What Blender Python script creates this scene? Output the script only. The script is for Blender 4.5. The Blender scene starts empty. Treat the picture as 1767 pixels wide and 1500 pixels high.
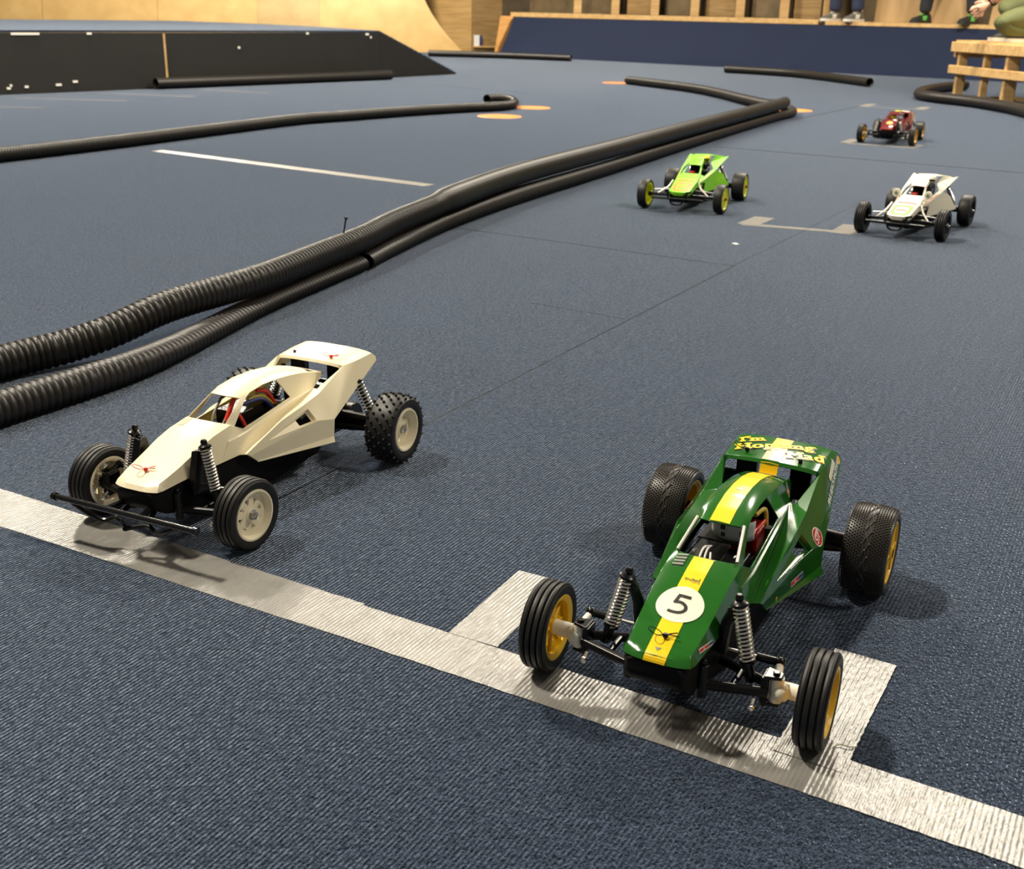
import bpy, bmesh, math, random
from mathutils import Vector, Matrix, noise
from mathutils.bvhtree import BVHTree
random.seed(7)
SC = bpy.context.scene
COL = SC.collection
PI = math.pi

# ------------------------------------------------------------------ materials
def mat(name, color, rough=.5, metal=0., spec=.5, coat=0., sheen=0., bump=None, var=None, sss=0., sheen_rough=.5, aniso=None):
    m = bpy.data.materials.new(name); m.use_nodes = True
    nt = m.node_tree; b = nt.nodes['Principled BSDF']
    b.inputs['Base Color'].default_value = (*color, 1)
    b.inputs['Roughness'].default_value = rough
    b.inputs['Metallic'].default_value = metal
    b.inputs['Specular IOR Level'].default_value = spec
    b.inputs['Coat Weight'].default_value = coat
    b.inputs['Coat Roughness'].default_value = .08
    if sheen:
        b.inputs['Sheen Weight'].default_value = sheen
        b.inputs['Sheen Roughness'].default_value = sheen_rough
    if sss:
        b.inputs['Subsurface Weight'].default_value = sss
        b.inputs['Subsurface Radius'].default_value = (.004, .003, .0015)
        b.inputs['Subsurface Scale'].default_value = 1.0
    tc = nt.nodes.new('ShaderNodeTexCoord')
    if var:                                     # (scale, amount) colour mottling of the surface itself
        n = nt.nodes.new('ShaderNodeTexNoise'); n.inputs['Scale'].default_value = var[0]; n.inputs['Detail'].default_value = 4
        nt.links.new(tc.outputs['Object'], n.inputs['Vector'])
        mx = nt.nodes.new('ShaderNodeMix'); mx.data_type = 'RGBA'
        a = var[1]
        mx.inputs[6].default_value = (*[c*(1-a) for c in color], 1)
        mx.inputs[7].default_value = (*[min(1, c*(1+a)) for c in color], 1)
        nt.links.new(n.outputs['Fac'], mx.inputs[0]); nt.links.new(mx.outputs[2], b.inputs['Base Color'])
    if bump:                                    # (scale, strength, distance)
        n = nt.nodes.new('ShaderNodeTexNoise'); n.inputs['Scale'].default_value = bump[0]; n.inputs['Detail'].default_value = 3
        nt.links.new(tc.outputs['Object'], n.inputs['Vector'])
        bp = nt.nodes.new('ShaderNodeBump'); bp.inputs['Strength'].default_value = bump[1]; bp.inputs['Distance'].default_value = bump[2]
        nt.links.new(n.outputs['Fac'], bp.inputs['Height']); nt.links.new(bp.outputs['Normal'], b.inputs['Normal'])
    return m

M = dict(
    cream=mat('cream_plastic', (.86, .76, .53), .28, spec=.5, sss=.15),
    cream_rim=mat('cream_rim_plastic', (.86, .78, .58), .4),
    white_plastic=mat('white_nylon', (.80, .77, .66), .35),
    green=mat('green_paint', (.012, .105, .008), .16, coat=.6, var=(60, .12)),
    yellow=mat('yellow_film', (.87, .58, .005), .3, coat=.2),
    yellow_rim=mat('yellow_rim', (.78, .47, .01), .38),
    pale_disc=mat('roundel_film', (.82, .79, .60), .3),
    black_ink=mat('black_ink', (.004, .004, .005), .4),
    white_ink=mat('white_ink', (.85, .83, .76), .4),
    red_ink=mat('red_ink', (.55, .02, .015), .35),
    blue_ink=mat('blue_ink', (.02, .035, .16), .35),
    grey_ink=mat('grey_ink', (.20, .24, .18), .35),
    black_plastic=mat('black_plastic', (.003, .003, .0035), .27, spec=.3),
    gloss_black=mat('gloss_black_plastic', (.004, .004, .004), .15, spec=.6),
    satin_black=mat('satin_black_plastic', (.004, .004, .004), .6, spec=.15),
    rubber=mat('tyre_rubber', (.009, .0085, .008), .5, spec=.4, bump=(180, .2, .0003)),
    soft_rubber=mat('soft_tyre_rubber', (.024, .020, .016), .40, spec=.5),
    chrome=mat('chrome', (.95, .92, .86), .22, metal=1),
    steel=mat('steel', (.55, .54, .52), .3, metal=1),
    red_wire=mat('red_wire', (.72, .05, .03), .4), yellow_wire=mat('yellow_wire', (.55, .42, .05), .4),
    blue_wire=mat('blue_wire', (.03, .04, .16), .4), grey_wire=mat('grey_wire', (.16, .17, .15), .4),
    white_wire=mat('white_wire', (.75, .74, .7), .4),
    red_box=mat('red_anodised', (.35, .01, .01), .25, metal=.5),
    card=mat('grey_card', (.42, .45, .43), .55),
    lime=mat('lime_plastic', (.24, .66, .02), .35, coat=.2), lime_pale=mat('pale_lime_plastic', (.36, .62, .16), .35),
    lime_rim=mat('lime_rim', (.70, .72, .02), .4), orange_ink=mat('orange_ink', (.75, .25, .04), .4),
    green_ink=mat('green_ink', (.16, .46, .03), .5, spec=.3), pink_ink=mat('pink_ink', (.68, .10, .08), .5, spec=.3),
    off_white=mat('off_white_body', (.76, .72, .58), .5, spec=.3),
    dark_red=mat('dark_red_lacquer', (.16, .006, .010), .2, metal=.15, coat=1),
    gold_rim=mat('gold_rim', (.70, .40, .03), .35), silver_plastic=mat('silver_plastic', (.62, .58, .50), .3, metal=.6),
    orange=mat('orange_disc', (.66, .225, .06), .45),
    pipe=mat('pipe_black', (.012, .0105, .008), .42, spec=.38, var=(14, .25)),
    pipe_dark=mat('pipe_dark', (.010, .0075, .006), .45, spec=.5, var=(14, .25)),
    black_board=mat('black_board', (.010, .009, .008), .6, var=(6, .3)),
    skin=mat('skin', (.62, .36, .24), .5), jeans=mat('blue_denim', (.022, .032, .07), .8, bump=(250, .4, .002)),
    dark_jeans=mat('dark_denim', (.018, .020, .028), .8, bump=(250, .4, .002)), olive=mat('olive_cotton', (.10, .115, .04), .8, bump=(40, .5, .006)),
    tee_white=mat('white_cotton', (.7, .68, .62), .8), tee_black=mat('black_cotton', (.012, .012, .014), .8), hair=mat('dark_hair', (.02, .014, .01), .6),
    shoe_grey=mat('grey_suede', (.13, .12, .10), .7), shoe_white=mat('white_rubber', (.72, .69, .6), .5), shoe_black=mat('black_mesh', (.02, .02, .02), .6), neon=mat('neon_green_trim', (.12, .55, .06), .5),
    paper=mat('white_paper', (.8, .8, .78), .5), thread=mat('green_thread', (.45, .55, .2), .7),
    blue_floor=mat('blue_ramp_paint', (.011, .018, .046), .75, spec=.2, var=(3, .15)),
    dark_interior=mat('dark_interior', (.05, .035, .018), .8),
)

def wood(name, c1, c2, scale=(1.2, 14, 14), rough=.5):
    m = bpy.data.materials.new(name); m.use_nodes = True; nt = m.node_tree; b = nt.nodes['Principled BSDF']
    tc = nt.nodes.new('ShaderNodeTexCoord'); mp = nt.nodes.new('ShaderNodeMapping'); mp.inputs['Scale'].default_value = scale
    n = nt.nodes.new('ShaderNodeTexNoise'); n.inputs['Scale'].default_value = 2.2; n.inputs['Detail'].default_value = 6; n.inputs['Distortion'].default_value = .6
    cr = nt.nodes.new('ShaderNodeValToRGB'); cr.color_ramp.elements[0].color = (*c1, 1); cr.color_ramp.elements[1].color = (*c2, 1)
    cr.color_ramp.elements[0].position = .3; cr.color_ramp.elements[1].position = .7
    nt.links.new(tc.outputs['Object'], mp.inputs['Vector']); nt.links.new(mp.outputs['Vector'], n.inputs['Vector'])
    nt.links.new(n.outputs['Fac'], cr.inputs['Fac']); nt.links.new(cr.outputs['Color'], b.inputs['Base Color'])
    b.inputs['Roughness'].default_value = rough
    return m
M['ply'] = wood('pale_plywood', (.56, .36, .13), (.68, .46, .19), (2, 2, 2))
M['ply_grey'] = wood('greyer_plywood', (.46, .32, .14), (.56, .40, .18), (2, 2, 2))
M['pine'] = wood('pine_timber', (.50, .30, .11), (.68, .46, .21), (1.5, 12, 12))
M['pine_panel'] = wood('pine_panelling', (.36, .22, .08), (.52, .34, .14), (1.2, 1.2, 14))
M['brown_ply'] = wood('brown_plywood', (.22, .13, .045), (.34, .22, .09), (1.5, 1.5, 16))
M['board'] = wood('tan_board', (.42, .28, .13), (.52, .36, .18), (3, 3, 1))
M['dark_ply'] = wood('dim_plywood', (.10, .07, .035), (.17, .12, .06), (3, 1, 3))
M['orange_ply'] = wood('orange_plywood', (.40, .19, .05), (.55, .30, .10), (2, 2, 8))

RIB = Vector((.489, .872, 0)).normalized()
def carpet_material():
    m = bpy.data.materials.new('ribbed_navy_carpet'); m.use_nodes = True; nt = m.node_tree; b = nt.nodes['Principled BSDF']
    N = nt.nodes.new; L = nt.links.new
    geo = N('ShaderNodeNewGeometry'); mp = N('ShaderNodeMapping'); mp.inputs['Rotation'].default_value = (0, 0, -math.atan2(RIB.y, RIB.x))
    L(geo.outputs['Position'], mp.inputs['Vector'])            # x runs along the ribs, y across
    n1 = N('ShaderNodeTexNoise'); n1.inputs['Scale'].default_value = 430; n1.inputs['Detail'].default_value = 3
    st = N('ShaderNodeMapping'); st.inputs['Scale'].default_value = (.6, 1, 1); L(mp.outputs['Vector'], st.inputs['Vector']); L(st.outputs['Vector'], n1.inputs['Vector'])
    sep = N('ShaderNodeSeparateXYZ'); L(mp.outputs['Vector'], sep.inputs[0])
    jit = N('ShaderNodeMath'); jit.operation = 'MULTIPLY_ADD'; jit.inputs[1].default_value = .0024; L(n1.outputs['Fac'], jit.inputs[0]); L(sep.outputs['Y'], jit.inputs[2])
    k = N('ShaderNodeMath'); k.operation = 'MULTIPLY'; k.inputs[1].default_value = 2*PI/.0037; L(jit.outputs[0], k.inputs[0])
    s0 = N('ShaderNodeMath'); s0.operation = 'SINE'; L(k.outputs[0], s0.inputs[0])
    s = N('ShaderNodeMath'); s.operation = 'MULTIPLY'; s.inputs[1].default_value = .9; L(s0.outputs[0], s.inputs[0])
    h = N('ShaderNodeMath'); h.operation = 'MULTIPLY_ADD'; h.inputs[1].default_value = 5.5; L(n1.outputs['Fac'], h.inputs[0]); L(s.outputs[0], h.inputs[2])
    bp = N('ShaderNodeBump'); bp.inputs['Strength'].default_value = .7; bp.inputs['Distance'].default_value = .0009
    L(h.outputs[0], bp.inputs['Height']); L(bp.outputs['Normal'], b.inputs['Normal'])
    n2 = N('ShaderNodeTexNoise'); n2.inputs['Scale'].default_value = 620; n2.inputs['Detail'].default_value = 2; L(geo.outputs['Position'], n2.inputs['Vector'])
    n3 = N('ShaderNodeTexNoise'); n3.inputs['Scale'].default_value = 3.5; n3.inputs['Detail'].default_value = 5; L(geo.outputs['Position'], n3.inputs['Vector'])
    cr = N('ShaderNodeValToRGB'); e = cr.color_ramp.elements
    e[0].position = .36; e[0].color = (.003, .005, .010, 1); e[1].position = .66; e[1].color = (.045, .066, .108, 1)
    L(n2.outputs['Fac'], cr.inputs['Fac'])
    mx = N('ShaderNodeMix'); mx.data_type = 'RGBA'; mx.blend_type = 'MULTIPLY'; mx.inputs[0].default_value = .35
    c3 = N('ShaderNodeValToRGB'); c3.color_ramp.elements[0].color = (.6, .6, .6, 1); c3.color_ramp.elements[0].position = .3; c3.color_ramp.elements[1].position = .7
    L(n3.outputs['Fac'], c3.inputs['Fac']); L(cr.outputs['Color'], mx.inputs[6]); L(c3.outputs['Color'], mx.inputs[7]); L(mx.outputs[2], b.inputs['Base Color'])
    n4 = N('ShaderNodeTexNoise'); n4.inputs['Scale'].default_value = 170; n4.inputs['Detail'].default_value = 3; n4.inputs['Roughness'].default_value = .7; L(geo.outputs['Position'], n4.inputs['Vector'])
    c4 = N('ShaderNodeValToRGB'); c4.color_ramp.elements[0].position = .35; c4.color_ramp.elements[0].color = (.35, .35, .36, 1); c4.color_ramp.elements[1].position = .68; c4.color_ramp.elements[1].color = (1.0, 1.0, 1.0, 1)
    L(n4.outputs['Fac'], c4.inputs['Fac'])
    m4 = N('ShaderNodeMix'); m4.data_type = 'RGBA'; m4.blend_type = 'MULTIPLY'; m4.inputs[0].default_value = 1; L(mx.outputs[2], m4.inputs[6]); L(c4.outputs['Color'], m4.inputs[7])
    g4 = N('ShaderNodeMix'); g4.data_type = 'RGBA'; g4.blend_type = 'MULTIPLY'; g4.inputs[0].default_value = 1; g4.inputs[6].default_value = (1.5, 1.5, 1.5, 1); L(m4.outputs[2], g4.inputs[7]); L(g4.outputs[2], b.inputs['Base Color'])
    sw = N('ShaderNodeMath'); sw.operation = 'MULTIPLY_ADD'; sw.inputs[1].default_value = 1.1; sw.inputs[2].default_value = .13; sw.use_clamp = True; L(n4.outputs['Fac'], sw.inputs[0]); L(sw.outputs[0], b.inputs['Sheen Weight'])
    b.inputs['Roughness'].default_value = .9; b.inputs['Specular IOR Level'].default_value = .0
    b.inputs['Sheen Weight'].default_value = .9; b.inputs['Sheen Roughness'].default_value = .32
    b.inputs['Sheen Tint'].default_value = (.68, .80, 1, 1)
    return m
M['carpet'] = carpet_material()

def tape_material():
    m = bpy.data.materials.new('silver_grey_tape'); m.use_nodes = True; nt = m.node_tree; b = nt.nodes['Principled BSDF']
    N = nt.nodes.new; L = nt.links.new
    geo = N('ShaderNodeNewGeometry'); mp = N('ShaderNodeMapping'); mp.inputs['Rotation'].default_value = (0, 0, -math.atan2(RIB.y, RIB.x))
    L(geo.outputs['Position'], mp.inputs['Vector'])
    st = N('ShaderNodeMapping'); st.inputs['Scale'].default_value = (.5, 1, 1); L(mp.outputs['Vector'], st.inputs['Vector'])
    n1 = N('ShaderNodeTexNoise'); n1.inputs['Scale'].default_value = 190; n1.inputs['Detail'].default_value = 3; L(st.outputs['Vector'], n1.inputs['Vector'])
    sep = N('ShaderNodeSeparateXYZ'); L(mp.outputs['Vector'], sep.inputs[0])
    k = N('ShaderNodeMath'); k.operation = 'MULTIPLY'; k.inputs[1].default_value = 2*PI/.0037; L(sep.outputs['Y'], k.inputs[0])
    s = N('ShaderNodeMath'); s.operation = 'SINE'; L(k.outputs[0], s.inputs[0])
    h = N('ShaderNodeMath'); h.operation = 'MULTIPLY_ADD'; h.inputs[1].default_value = 7.0; L(n1.outputs['Fac'], h.inputs[0]); L(s.outputs[0], h.inputs[2])
    bp = N('ShaderNodeBump'); bp.inputs['Strength'].default_value = .45; bp.inputs['Distance'].default_value = .0003
    L(h.outputs[0], bp.inputs['Height']); L(bp.outputs['Normal'], b.inputs['Normal'])
    n3 = N('ShaderNodeTexNoise'); n3.inputs['Scale'].default_value = 30; n3.inputs['Detail'].default_value = 4; L(geo.outputs['Position'], n3.inputs['Vector'])
    cr = N('ShaderNodeValToRGB'); cr.color_ramp.elements[0].color = (.13, .128, .12, 1); cr.color_ramp.elements[1].color = (.26, .25, .23, 1)
    L(n3.outputs['Fac'], cr.inputs['Fac']); L(cr.outputs['Color'], b.inputs['Base Color'])
    b.inputs['Roughness'].default_value = .33; b.inputs['Specular IOR Level'].default_value = .8
    return m
M['tape'] = tape_material()

# ------------------------------------------------------------------ mesh helpers
class MB:
    def __init__(s, scale=1.): s.v = []; s.f = []; s.mi = []; s.k = scale; s.cur = 0
    def add(s, vs, fs):
        o = len(s.v); s.v += [tuple(c*s.k for c in v) for v in vs]; s.f += [tuple(o+i for i in f) for f in fs]; s.mi += [s.cur]*len(fs); return s
    def box(s, c, d, R=None):
        hx, hy, hz = d[0]/2, d[1]/2, d[2]/2
        vs = [Vector((x*hx, y*hy, z*hz)) for x in (-1, 1) for y in (-1, 1) for z in (-1, 1)]
        if R is not None: vs = [R @ v for v in vs]
        vs = [tuple(v+Vector(c)) for v in vs]
        return s.add(vs, [(0, 1, 3, 2), (4, 6, 7, 5), (0, 4, 5, 1), (2, 3, 7, 6), (0, 2, 6, 4), (1, 5, 7, 3)])
    def beam(s, a, b, w, h):                         # box along a->b
        a, b = Vector(a), Vector(b); d = (b-a); R = d.to_track_quat('X', 'Z').to_matrix()
        return s.box((a+b)/2, (d.length, w, h), R)
    def loft(s, rings, cap=True, close=True):
        n = len(rings[0]); vs = [p for r in rings for p in r]; fs = []
        m = n if close else n-1
        for i in range(len(rings)-1):
            for j in range(m):
                a, b = i*n+j, i*n+(j+1) % n
                fs.append((a, b, b+n, a+n))
        if cap: fs.append(tuple(range(n-1, -1, -1))); fs.append(tuple((len(rings)-1)*n+j for j in range(n)))
        return s.add(vs, fs)
    def tube(s, pts, r, n=10, cap=True):
        pts = [Vector(p) for p in pts]; rs = r if isinstance(r, (list, tuple)) else [r]*len(pts)
        rings = []; up = None
        for i, p in enumerate(pts):
            t = (pts[min(i+1, len(pts)-1)]-pts[max(i-1, 0)]).normalized()
            if up is None:
                up = Vector((0, 0, 1)) if abs(t.z) < .9 else Vector((1, 0, 0))
            up = (up-t*up.dot(t)).normalized(); sd = t.cross(up)
            rings.append([tuple(p+(up*math.cos(2*PI*j/n)+sd*math.sin(2*PI*j/n))*rs[i]) for j in range(n)])
        return s.loft(rings, cap)
    def lathe(s, prof, n=40, closed=False, axis='y', c=(0, 0, 0)):
        rings = []
        for (a, r) in prof:
            ring = []
            for j in range(n):
                t = 2*PI*j/n; u, w = r*math.cos(t), r*math.sin(t)
                p = (u, a, w) if axis == 'y' else ((w, u, a) if axis == 'z' else (a, u, w))
                ring.append((p[0]+c[0], p[1]+c[1], p[2]+c[2]))
            rings.append(ring)
        if closed: rings.append(rings[0])
        return s.loft(rings, cap=False)
    def ball(s, c, r, n=12, sq=(1, 1, 1)):
        rings = []
        for i in range(1, n//2+1):
            t = PI*i/(n//2+1)
            rings.append([(c[0]+r*sq[0]*math.sin(t)*math.cos(2*PI*j/n), c[1]+r*sq[1]*math.sin(t)*math.sin(2*PI*j/n), c[2]-r*sq[2]*math.cos(t)) for j in range(n)])
        return s.loft(rings)
    def helix(s, a, b, R, wire, turns, n=10, m=5):
        a, b = Vector(a), Vector(b); d = b-a; q = d.to_track_quat('Z', 'Y')
        pts = [a+d*(i/(turns*n))+q @ Vector((R*math.cos(2*PI*i/n), R*math.sin(2*PI*i/n), 0)) for i in range(int(turns*n)+1)]
        return s.tube(pts, wire, m)
    def build(s, name, m, parent=None, loc=(0, 0, 0), rot=(0, 0, 0), bevel=0, angle=50, solid=0, seg=2, smooth=True, fixn=True):
        me = bpy.data.meshes.new(name); me.from_pydata(s.v, [], s.f)
        for q in (m if isinstance(m, (list, tuple)) else [m]): me.materials.append(q)
        if len(me.materials) > 1: me.polygons.foreach_set('material_index', s.mi)
        if fixn:
            bm = bmesh.new(); bm.from_mesh(me); bmesh.ops.recalc_face_normals(bm, faces=bm.faces); bm.to_mesh(me); bm.free()
        if smooth:
            me.polygons.foreach_set('use_smooth', [True]*len(me.polygons)); me.set_sharp_from_angle(angle=math.radians(angle))
        o = bpy.data.objects.new(name, me); COL.objects.link(o); o.parent = parent; o.location = loc; o.rotation_euler = rot
        if solid:
            md = o.modifiers.new('shell', 'SOLIDIFY'); md.thickness = solid; md.offset = -1
        if bevel:
            md = o.modifiers.new('edge', 'BEVEL'); md.width = bevel; md.segments = seg; md.limit_method = 'ANGLE'; md.angle_limit = math.radians(28); md.harden_normals = True
        return o

def empty(name, loc=(0, 0, 0), rz=0.):
    o = bpy.data.objects.new(name, None); o.empty_display_size = .05; COL.objects.link(o); o.location = loc; o.rotation_euler = (0, 0, rz); return o
def tag(o, label=None, cat=None, group=None, kind=None):
    for k, v in (('label', label), ('category', cat), ('group', group), ('kind', kind)):
        if v: o[k] = v
    return o
def copy_tree(o, parent=None):
    c = o.copy(); COL.objects.link(c); c.parent = parent
    for ch in list(o.children): copy_tree(ch, c)
    return c
def catmull(pts, step):
    pts = [Vector(p) for p in pts]; P = [pts[0]*2-pts[1]]+pts+[pts[-1]*2-pts[-2]]; out = []
    for i in range(1, len(P)-2):
        a, b, c, d = P[i-1:i+3]; L = (c-b).length; n = max(2, int(L/step))
        for k in range(n):
            t = k/n; out.append(.5*((2*b)+(c-a)*t+(2*a-5*b+4*c-d)*t*t+(3*b-a-3*c+d)*t**3))
    out.append(pts[-1]); return out

def text_mesh(txt, size, offset=0., shear=0., spacing=1., extrude=0.):
    """flat lettering as (verts, faces), centred on 0,0"""
    cu = bpy.data.curves.new('lettering', 'FONT'); cu.body = txt; cu.size = size; cu.offset = offset; cu.shear = shear; cu.space_character = spacing
    cu.align_x = 'CENTER'; cu.align_y = 'CENTER'; cu.resolution_u = 4; cu.fill_mode = 'FRONT'
    o = bpy.data.objects.new('lettering', cu); COL.objects.link(o); bpy.context.view_layer.update()
    me = bpy.data.meshes.new_from_object(o.evaluated_get(bpy.context.evaluated_depsgraph_get()))
    bm = bmesh.new(); bm.from_mesh(me); bmesh.ops.triangulate(bm, faces=bm.faces); bm.to_mesh(me); bm.free()
    vs = [tuple(v.co) for v in me.vertices]; fs = [tuple(p.vertices) for p in me.polygons]
    bpy.data.objects.remove(o); bpy.data.meshes.remove(me); bpy.data.curves.remove(cu)
    return vs, fs

# ------------------------------------------------------------------ body of the two front buggies (and the red one)
def body_cage():
    """half shell (y>=0) in millimetres, x towards the nose; returns (verts, faces) mirrored"""
    V = []; F = []
    def v(x, y, z): V.append((x, y, z)); return len(V)-1
    def q(*i): F.append(tuple(i))
    T = (0, .35, .65, .88, 1.)
    st = [(176.5, 71.3, 70.6, 24), (166, 75.2, 73.8, 25.6), (152, 80, 77.8, 26.6), (134, 86.3, 83.6, 27.4), (118, 92.8, 89.2, 28), (98, 98.4, 94.4, 28.3)]
    rows = []
    rows.append([v(188-5.5*t**3, 26.5*t, 64.3-.6*t) for t in T])                                # lower lip
    rows.append([v(184.5-5*t**3, 25.6*t, 68.6-.8*t) for t in T])
    for (x, zc, zr, yr) in st: rows.append([v(x, yr*t, zr+(zc-zr)*(1-t**2)) for t in T])
    last = [v(79, 0, 101.9), v(78.4, 9.5, 101.7), v(76.6, 17.5, 101), v(73, 24.5, 99.8), v(70.5, 28.5, 98)]
    rows.append(last)
    for a, b in zip(rows, rows[1:]):
        for j in range(4): q(a[j], a[j+1], b[j+1], b[j])
    rid = [r[4] for r in rows]
    low = [rid[0], v(176, 28.5, 63.9), v(166, 29.2, 64.3), v(152, 30.3, 65), v(134, 31.8, 65.6), v(118, 33.5, 66), v(98, 36, 66.4)]
    q(rid[0], rid[1], low[1]); q(rid[1], rid[2], low[2], low[1])
    for i in range(2, 6): q(rid[i], rid[i+1], low[i+1], low[i])
    q(rid[6], rid[7], low[6])
    ridge = rid[8]
    Tin = v(80, 31.5, 84); Tout = v(79.6, 33.2, 83.2); E1 = v(70, 39, 67)
    q(rid[7], ridge, Tin, low[6]); q(low[6], Tin, Tout, E1)
    WF = v(62, 27.3, 94); WF2 = v(54, 32.2, 89.6)
    T54 = v(54, 33.0, 86.2); U54 = v(54, 35.2, 85.4); V54 = v(54, 37.9, 70)
    q(ridge, WF, WF2, T54, Tin); q(Tin, T54, U54, Tout); q(Tout, U54, V54, E1)
    W10 = v(10, 31.5, 94.3); T10 = v(10, 32.3, 91); U10 = v(10, 34.4, 90.2); V10 = v(10, 35, 78.4)
    q(WF2, W10, T10, T54); q(T54, T10, U10, U54); q(U54, U10, V10, V54)
    W33 = v(-33, 30.6, 99); T33 = v(-33, 31.6, 95.8); U33 = v(-33, 33.6, 95); V33 = v(-33, 32.4, 86.5)
    q(W10, W33, T33, T10); q(T10, T33, U33, U10); q(U10, U33, V33, V10)
    VR = v(-80, 29, 95.5)
    q(W33, VR, T33); q(T33, VR, U33); q(U33, VR, V33)
    # roof
    S = (0, .4, .72, .92, 1.)
    ro = [(26, 125, 120.3, 21.6), (4, 128.6, 122.6, 21.7), (-20, 128.6, 121.8, 21.5), (-45, 126, 119.3, 21.6), (-66, 121.4, 116.3, 21.5), (-84, 116, 112.4, 21.3), (-98, 110.9, 108.7, 21.2), (-114, 105.6, 104, 21)]
    rr = [[v(46, 0, 119.4), v(45.4, 8, 119.2), v(43.6, 14.5, 118.6), v(40.5, 19.4, 117.4), v(34.5, 22, 116.4)]]
    for (x, zc, ze, ye) in ro: rr.append([v(x+(2.5 if abs(x+114) < 1 else 0)*(1-t), ye*t, ze+(zc-ze)*(1-t**2.6)) for t in S])
    for i, (a, b) in enumerate(zip(rr, rr[1:])):
        for j in range(4):
            if i == 6 and j < 3: continue                                                       # slot at the rear of the roof
            q(a[j], a[j+1], b[j+1], b[j])
    E = [r[4] for r in rr]
    q(last[3], ridge, WF, E[0], rr[0][3])                                                       # windscreen pillar
    q(E[3], E[4], W33); q(E[4], E[5], W33); q(E[5], E[6], VR); q(E[6], E[7], VR); q(E[7], E[8], VR); q(E[5], VR, W33)
    # upper face of the flare
    E2 = v(69, 46, 68.3); R54 = v(54, 46.6, 73.2); R10 = v(10, 48, 86.8); R33 = v(-33, 48.2, 92.4); RR = v(-63, 48, 97)
    OB = v(-78.5, 35, 96); OR = v(-115, 43, 110.5)
    q(E1, V54, R54, E2); q(V54, V10, R10, R54); q(V10, V33, R33, R10); q(V33, VR, OB, RR, R33)
    wFL = v(-116, 46, 114.6)
    q(OB, OR, wFL, RR)
    # outer panel with a recess and a hole
    L1f = v(64, 46.9, 65.2); L1r = v(-66, 66.3, 68)
    rF = v(35, 49.4, 73); rT = v(-36, 51.4, 87.2); rB = v(-38, 62, 74.3)
    q(E2, R54, R10, rF, L1f); q(R10, R33, rT, rF); q(R33, RR, rT); q(RR, L1r, rB, rT); q(rF, rB, L1r, L1f)
    rTi = v(-35, 47.6, 84.6); rBi = v(-37, 58.2, 72.4)
    h1 = v(-34.6, 48.3, 82.2); h2 = v(-34.8, 56.4, 73.9); h3 = v(-17, 53, 73.4); h4 = v(-17, 47.6, 78.6)
    q(rF, rT, rTi); q(rF, rBi, rB); q(rT, rB, rBi, rTi)
    q(rF, h4, h3); q(rTi, h1, h4, rF); q(h2, rBi, rF, h3); q(rTi, rBi, h2, h1)
    # wing
    f0 = [v(-111, 0, 119.6), v(-112, 16, 119.2), v(-113.2, 32, 118), v(-115, 42.5, 116.4), wFL]
    f1 = [v(-139, 0, 122.2), v(-140, 16, 121.8), v(-141, 32, 120.4), v(-143, 43.5, 118.4), v(-146, 48.2, 114.8)]
    f2 = [v(-167, 0, 122.6), v(-168, 18, 122.2), v(-169.5, 34, 120.9), v(-171.5, 44, 118.8), v(-175.5, 48.6, 115.8)]; tip = v(-179.6, 53.2, 106.4)
    for a, b in ((f0, f1), (f1, f2)):
        for j in range(4): q(a[j], a[j+1], b[j+1], b[j])
    g = [v(-170.5, 0, 119.4), v(-171.5, 18, 119), v(-173.6, 34, 117.4), v(-174.8, 45.2, 115.6), v(-180.8, 51.2, 111)]
    for j in range(4): q(f2[j], f2[j+1], g[j+1], g[j])
    fl = [v(-108.5, 0, 116.6), v(-109.5, 16, 116.2), v(-110.8, 31, 115), v(-113, 41, 113.2), OR]
    for j in range(4): q(f0[j], f0[j+1], fl[j+1], fl[j])
    q(RR, wFL, f1[4], L1r); q(f1[4], f2[4], g[4], tip, L1r)
    # lower lip with its flange
    E3 = v(53, 47.2, 55.4); FC = v(-63, 66.8, 48.8); BR = v(-59.5, 70.4, 43); E3b = v(52.2, 48, 54.2)
    q(L1f, L1r, FC, E3); q(E3, FC, BR, E3b); q(E2, L1f, E3)
    # mirror
    n = len(V); mp = {}
    for i, (x, y, z) in enumerate(list(V)):
        if abs(y) < 1e-6: mp[i] = i
        else: V.append((x, -y, z)); mp[i] = len(V)-1
    F2 = [tuple(reversed([mp[i] for i in f])) for f in F]
    return V, F+F2

def triangulated(cage):
    me = bpy.data.meshes.new('cage'); me.from_pydata(*[cage[0], [], cage[1]]); bm = bmesh.new(); bm.from_mesh(me)
    bmesh.ops.triangulate(bm, faces=[f for f in bm.faces if len(f.verts) > 3]); bm.to_mesh(me); bm.free()
    r = ([tuple(v.co) for v in me.vertices], [tuple(p.vertices) for p in me.polygons]); bpy.data.meshes.remove(me); return r
BODY = triangulated(body_cage())
BODY_BVH = BVHTree.FromPolygons([Vector(p) for p in BODY[0]], BODY[1])
def drop(x, y, off=.45):                               # onto the upper surface, millimetres
    h = BODY_BVH.ray_cast(Vector((x, y, 300)), Vector((0, 0, -1)))
    n = h[1] if h[1].z > 0 else -h[1]
    return tuple(h[0]+n*off) if h[0] is not None else (x, y, 100)
def side(x, z, s, off=.5, out=200):                    # onto the flank from outside; s = +1 left, -1 right
    h = BODY_BVH.ray_cast(Vector((x, s*out, z)), Vector((0, -s, 0)))
    if h[0] is None: return (x, s*60, z)
    n = h[1] if h[1].y*s > 0 else -h[1]
    return tuple(h[0]+n*off)

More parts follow.
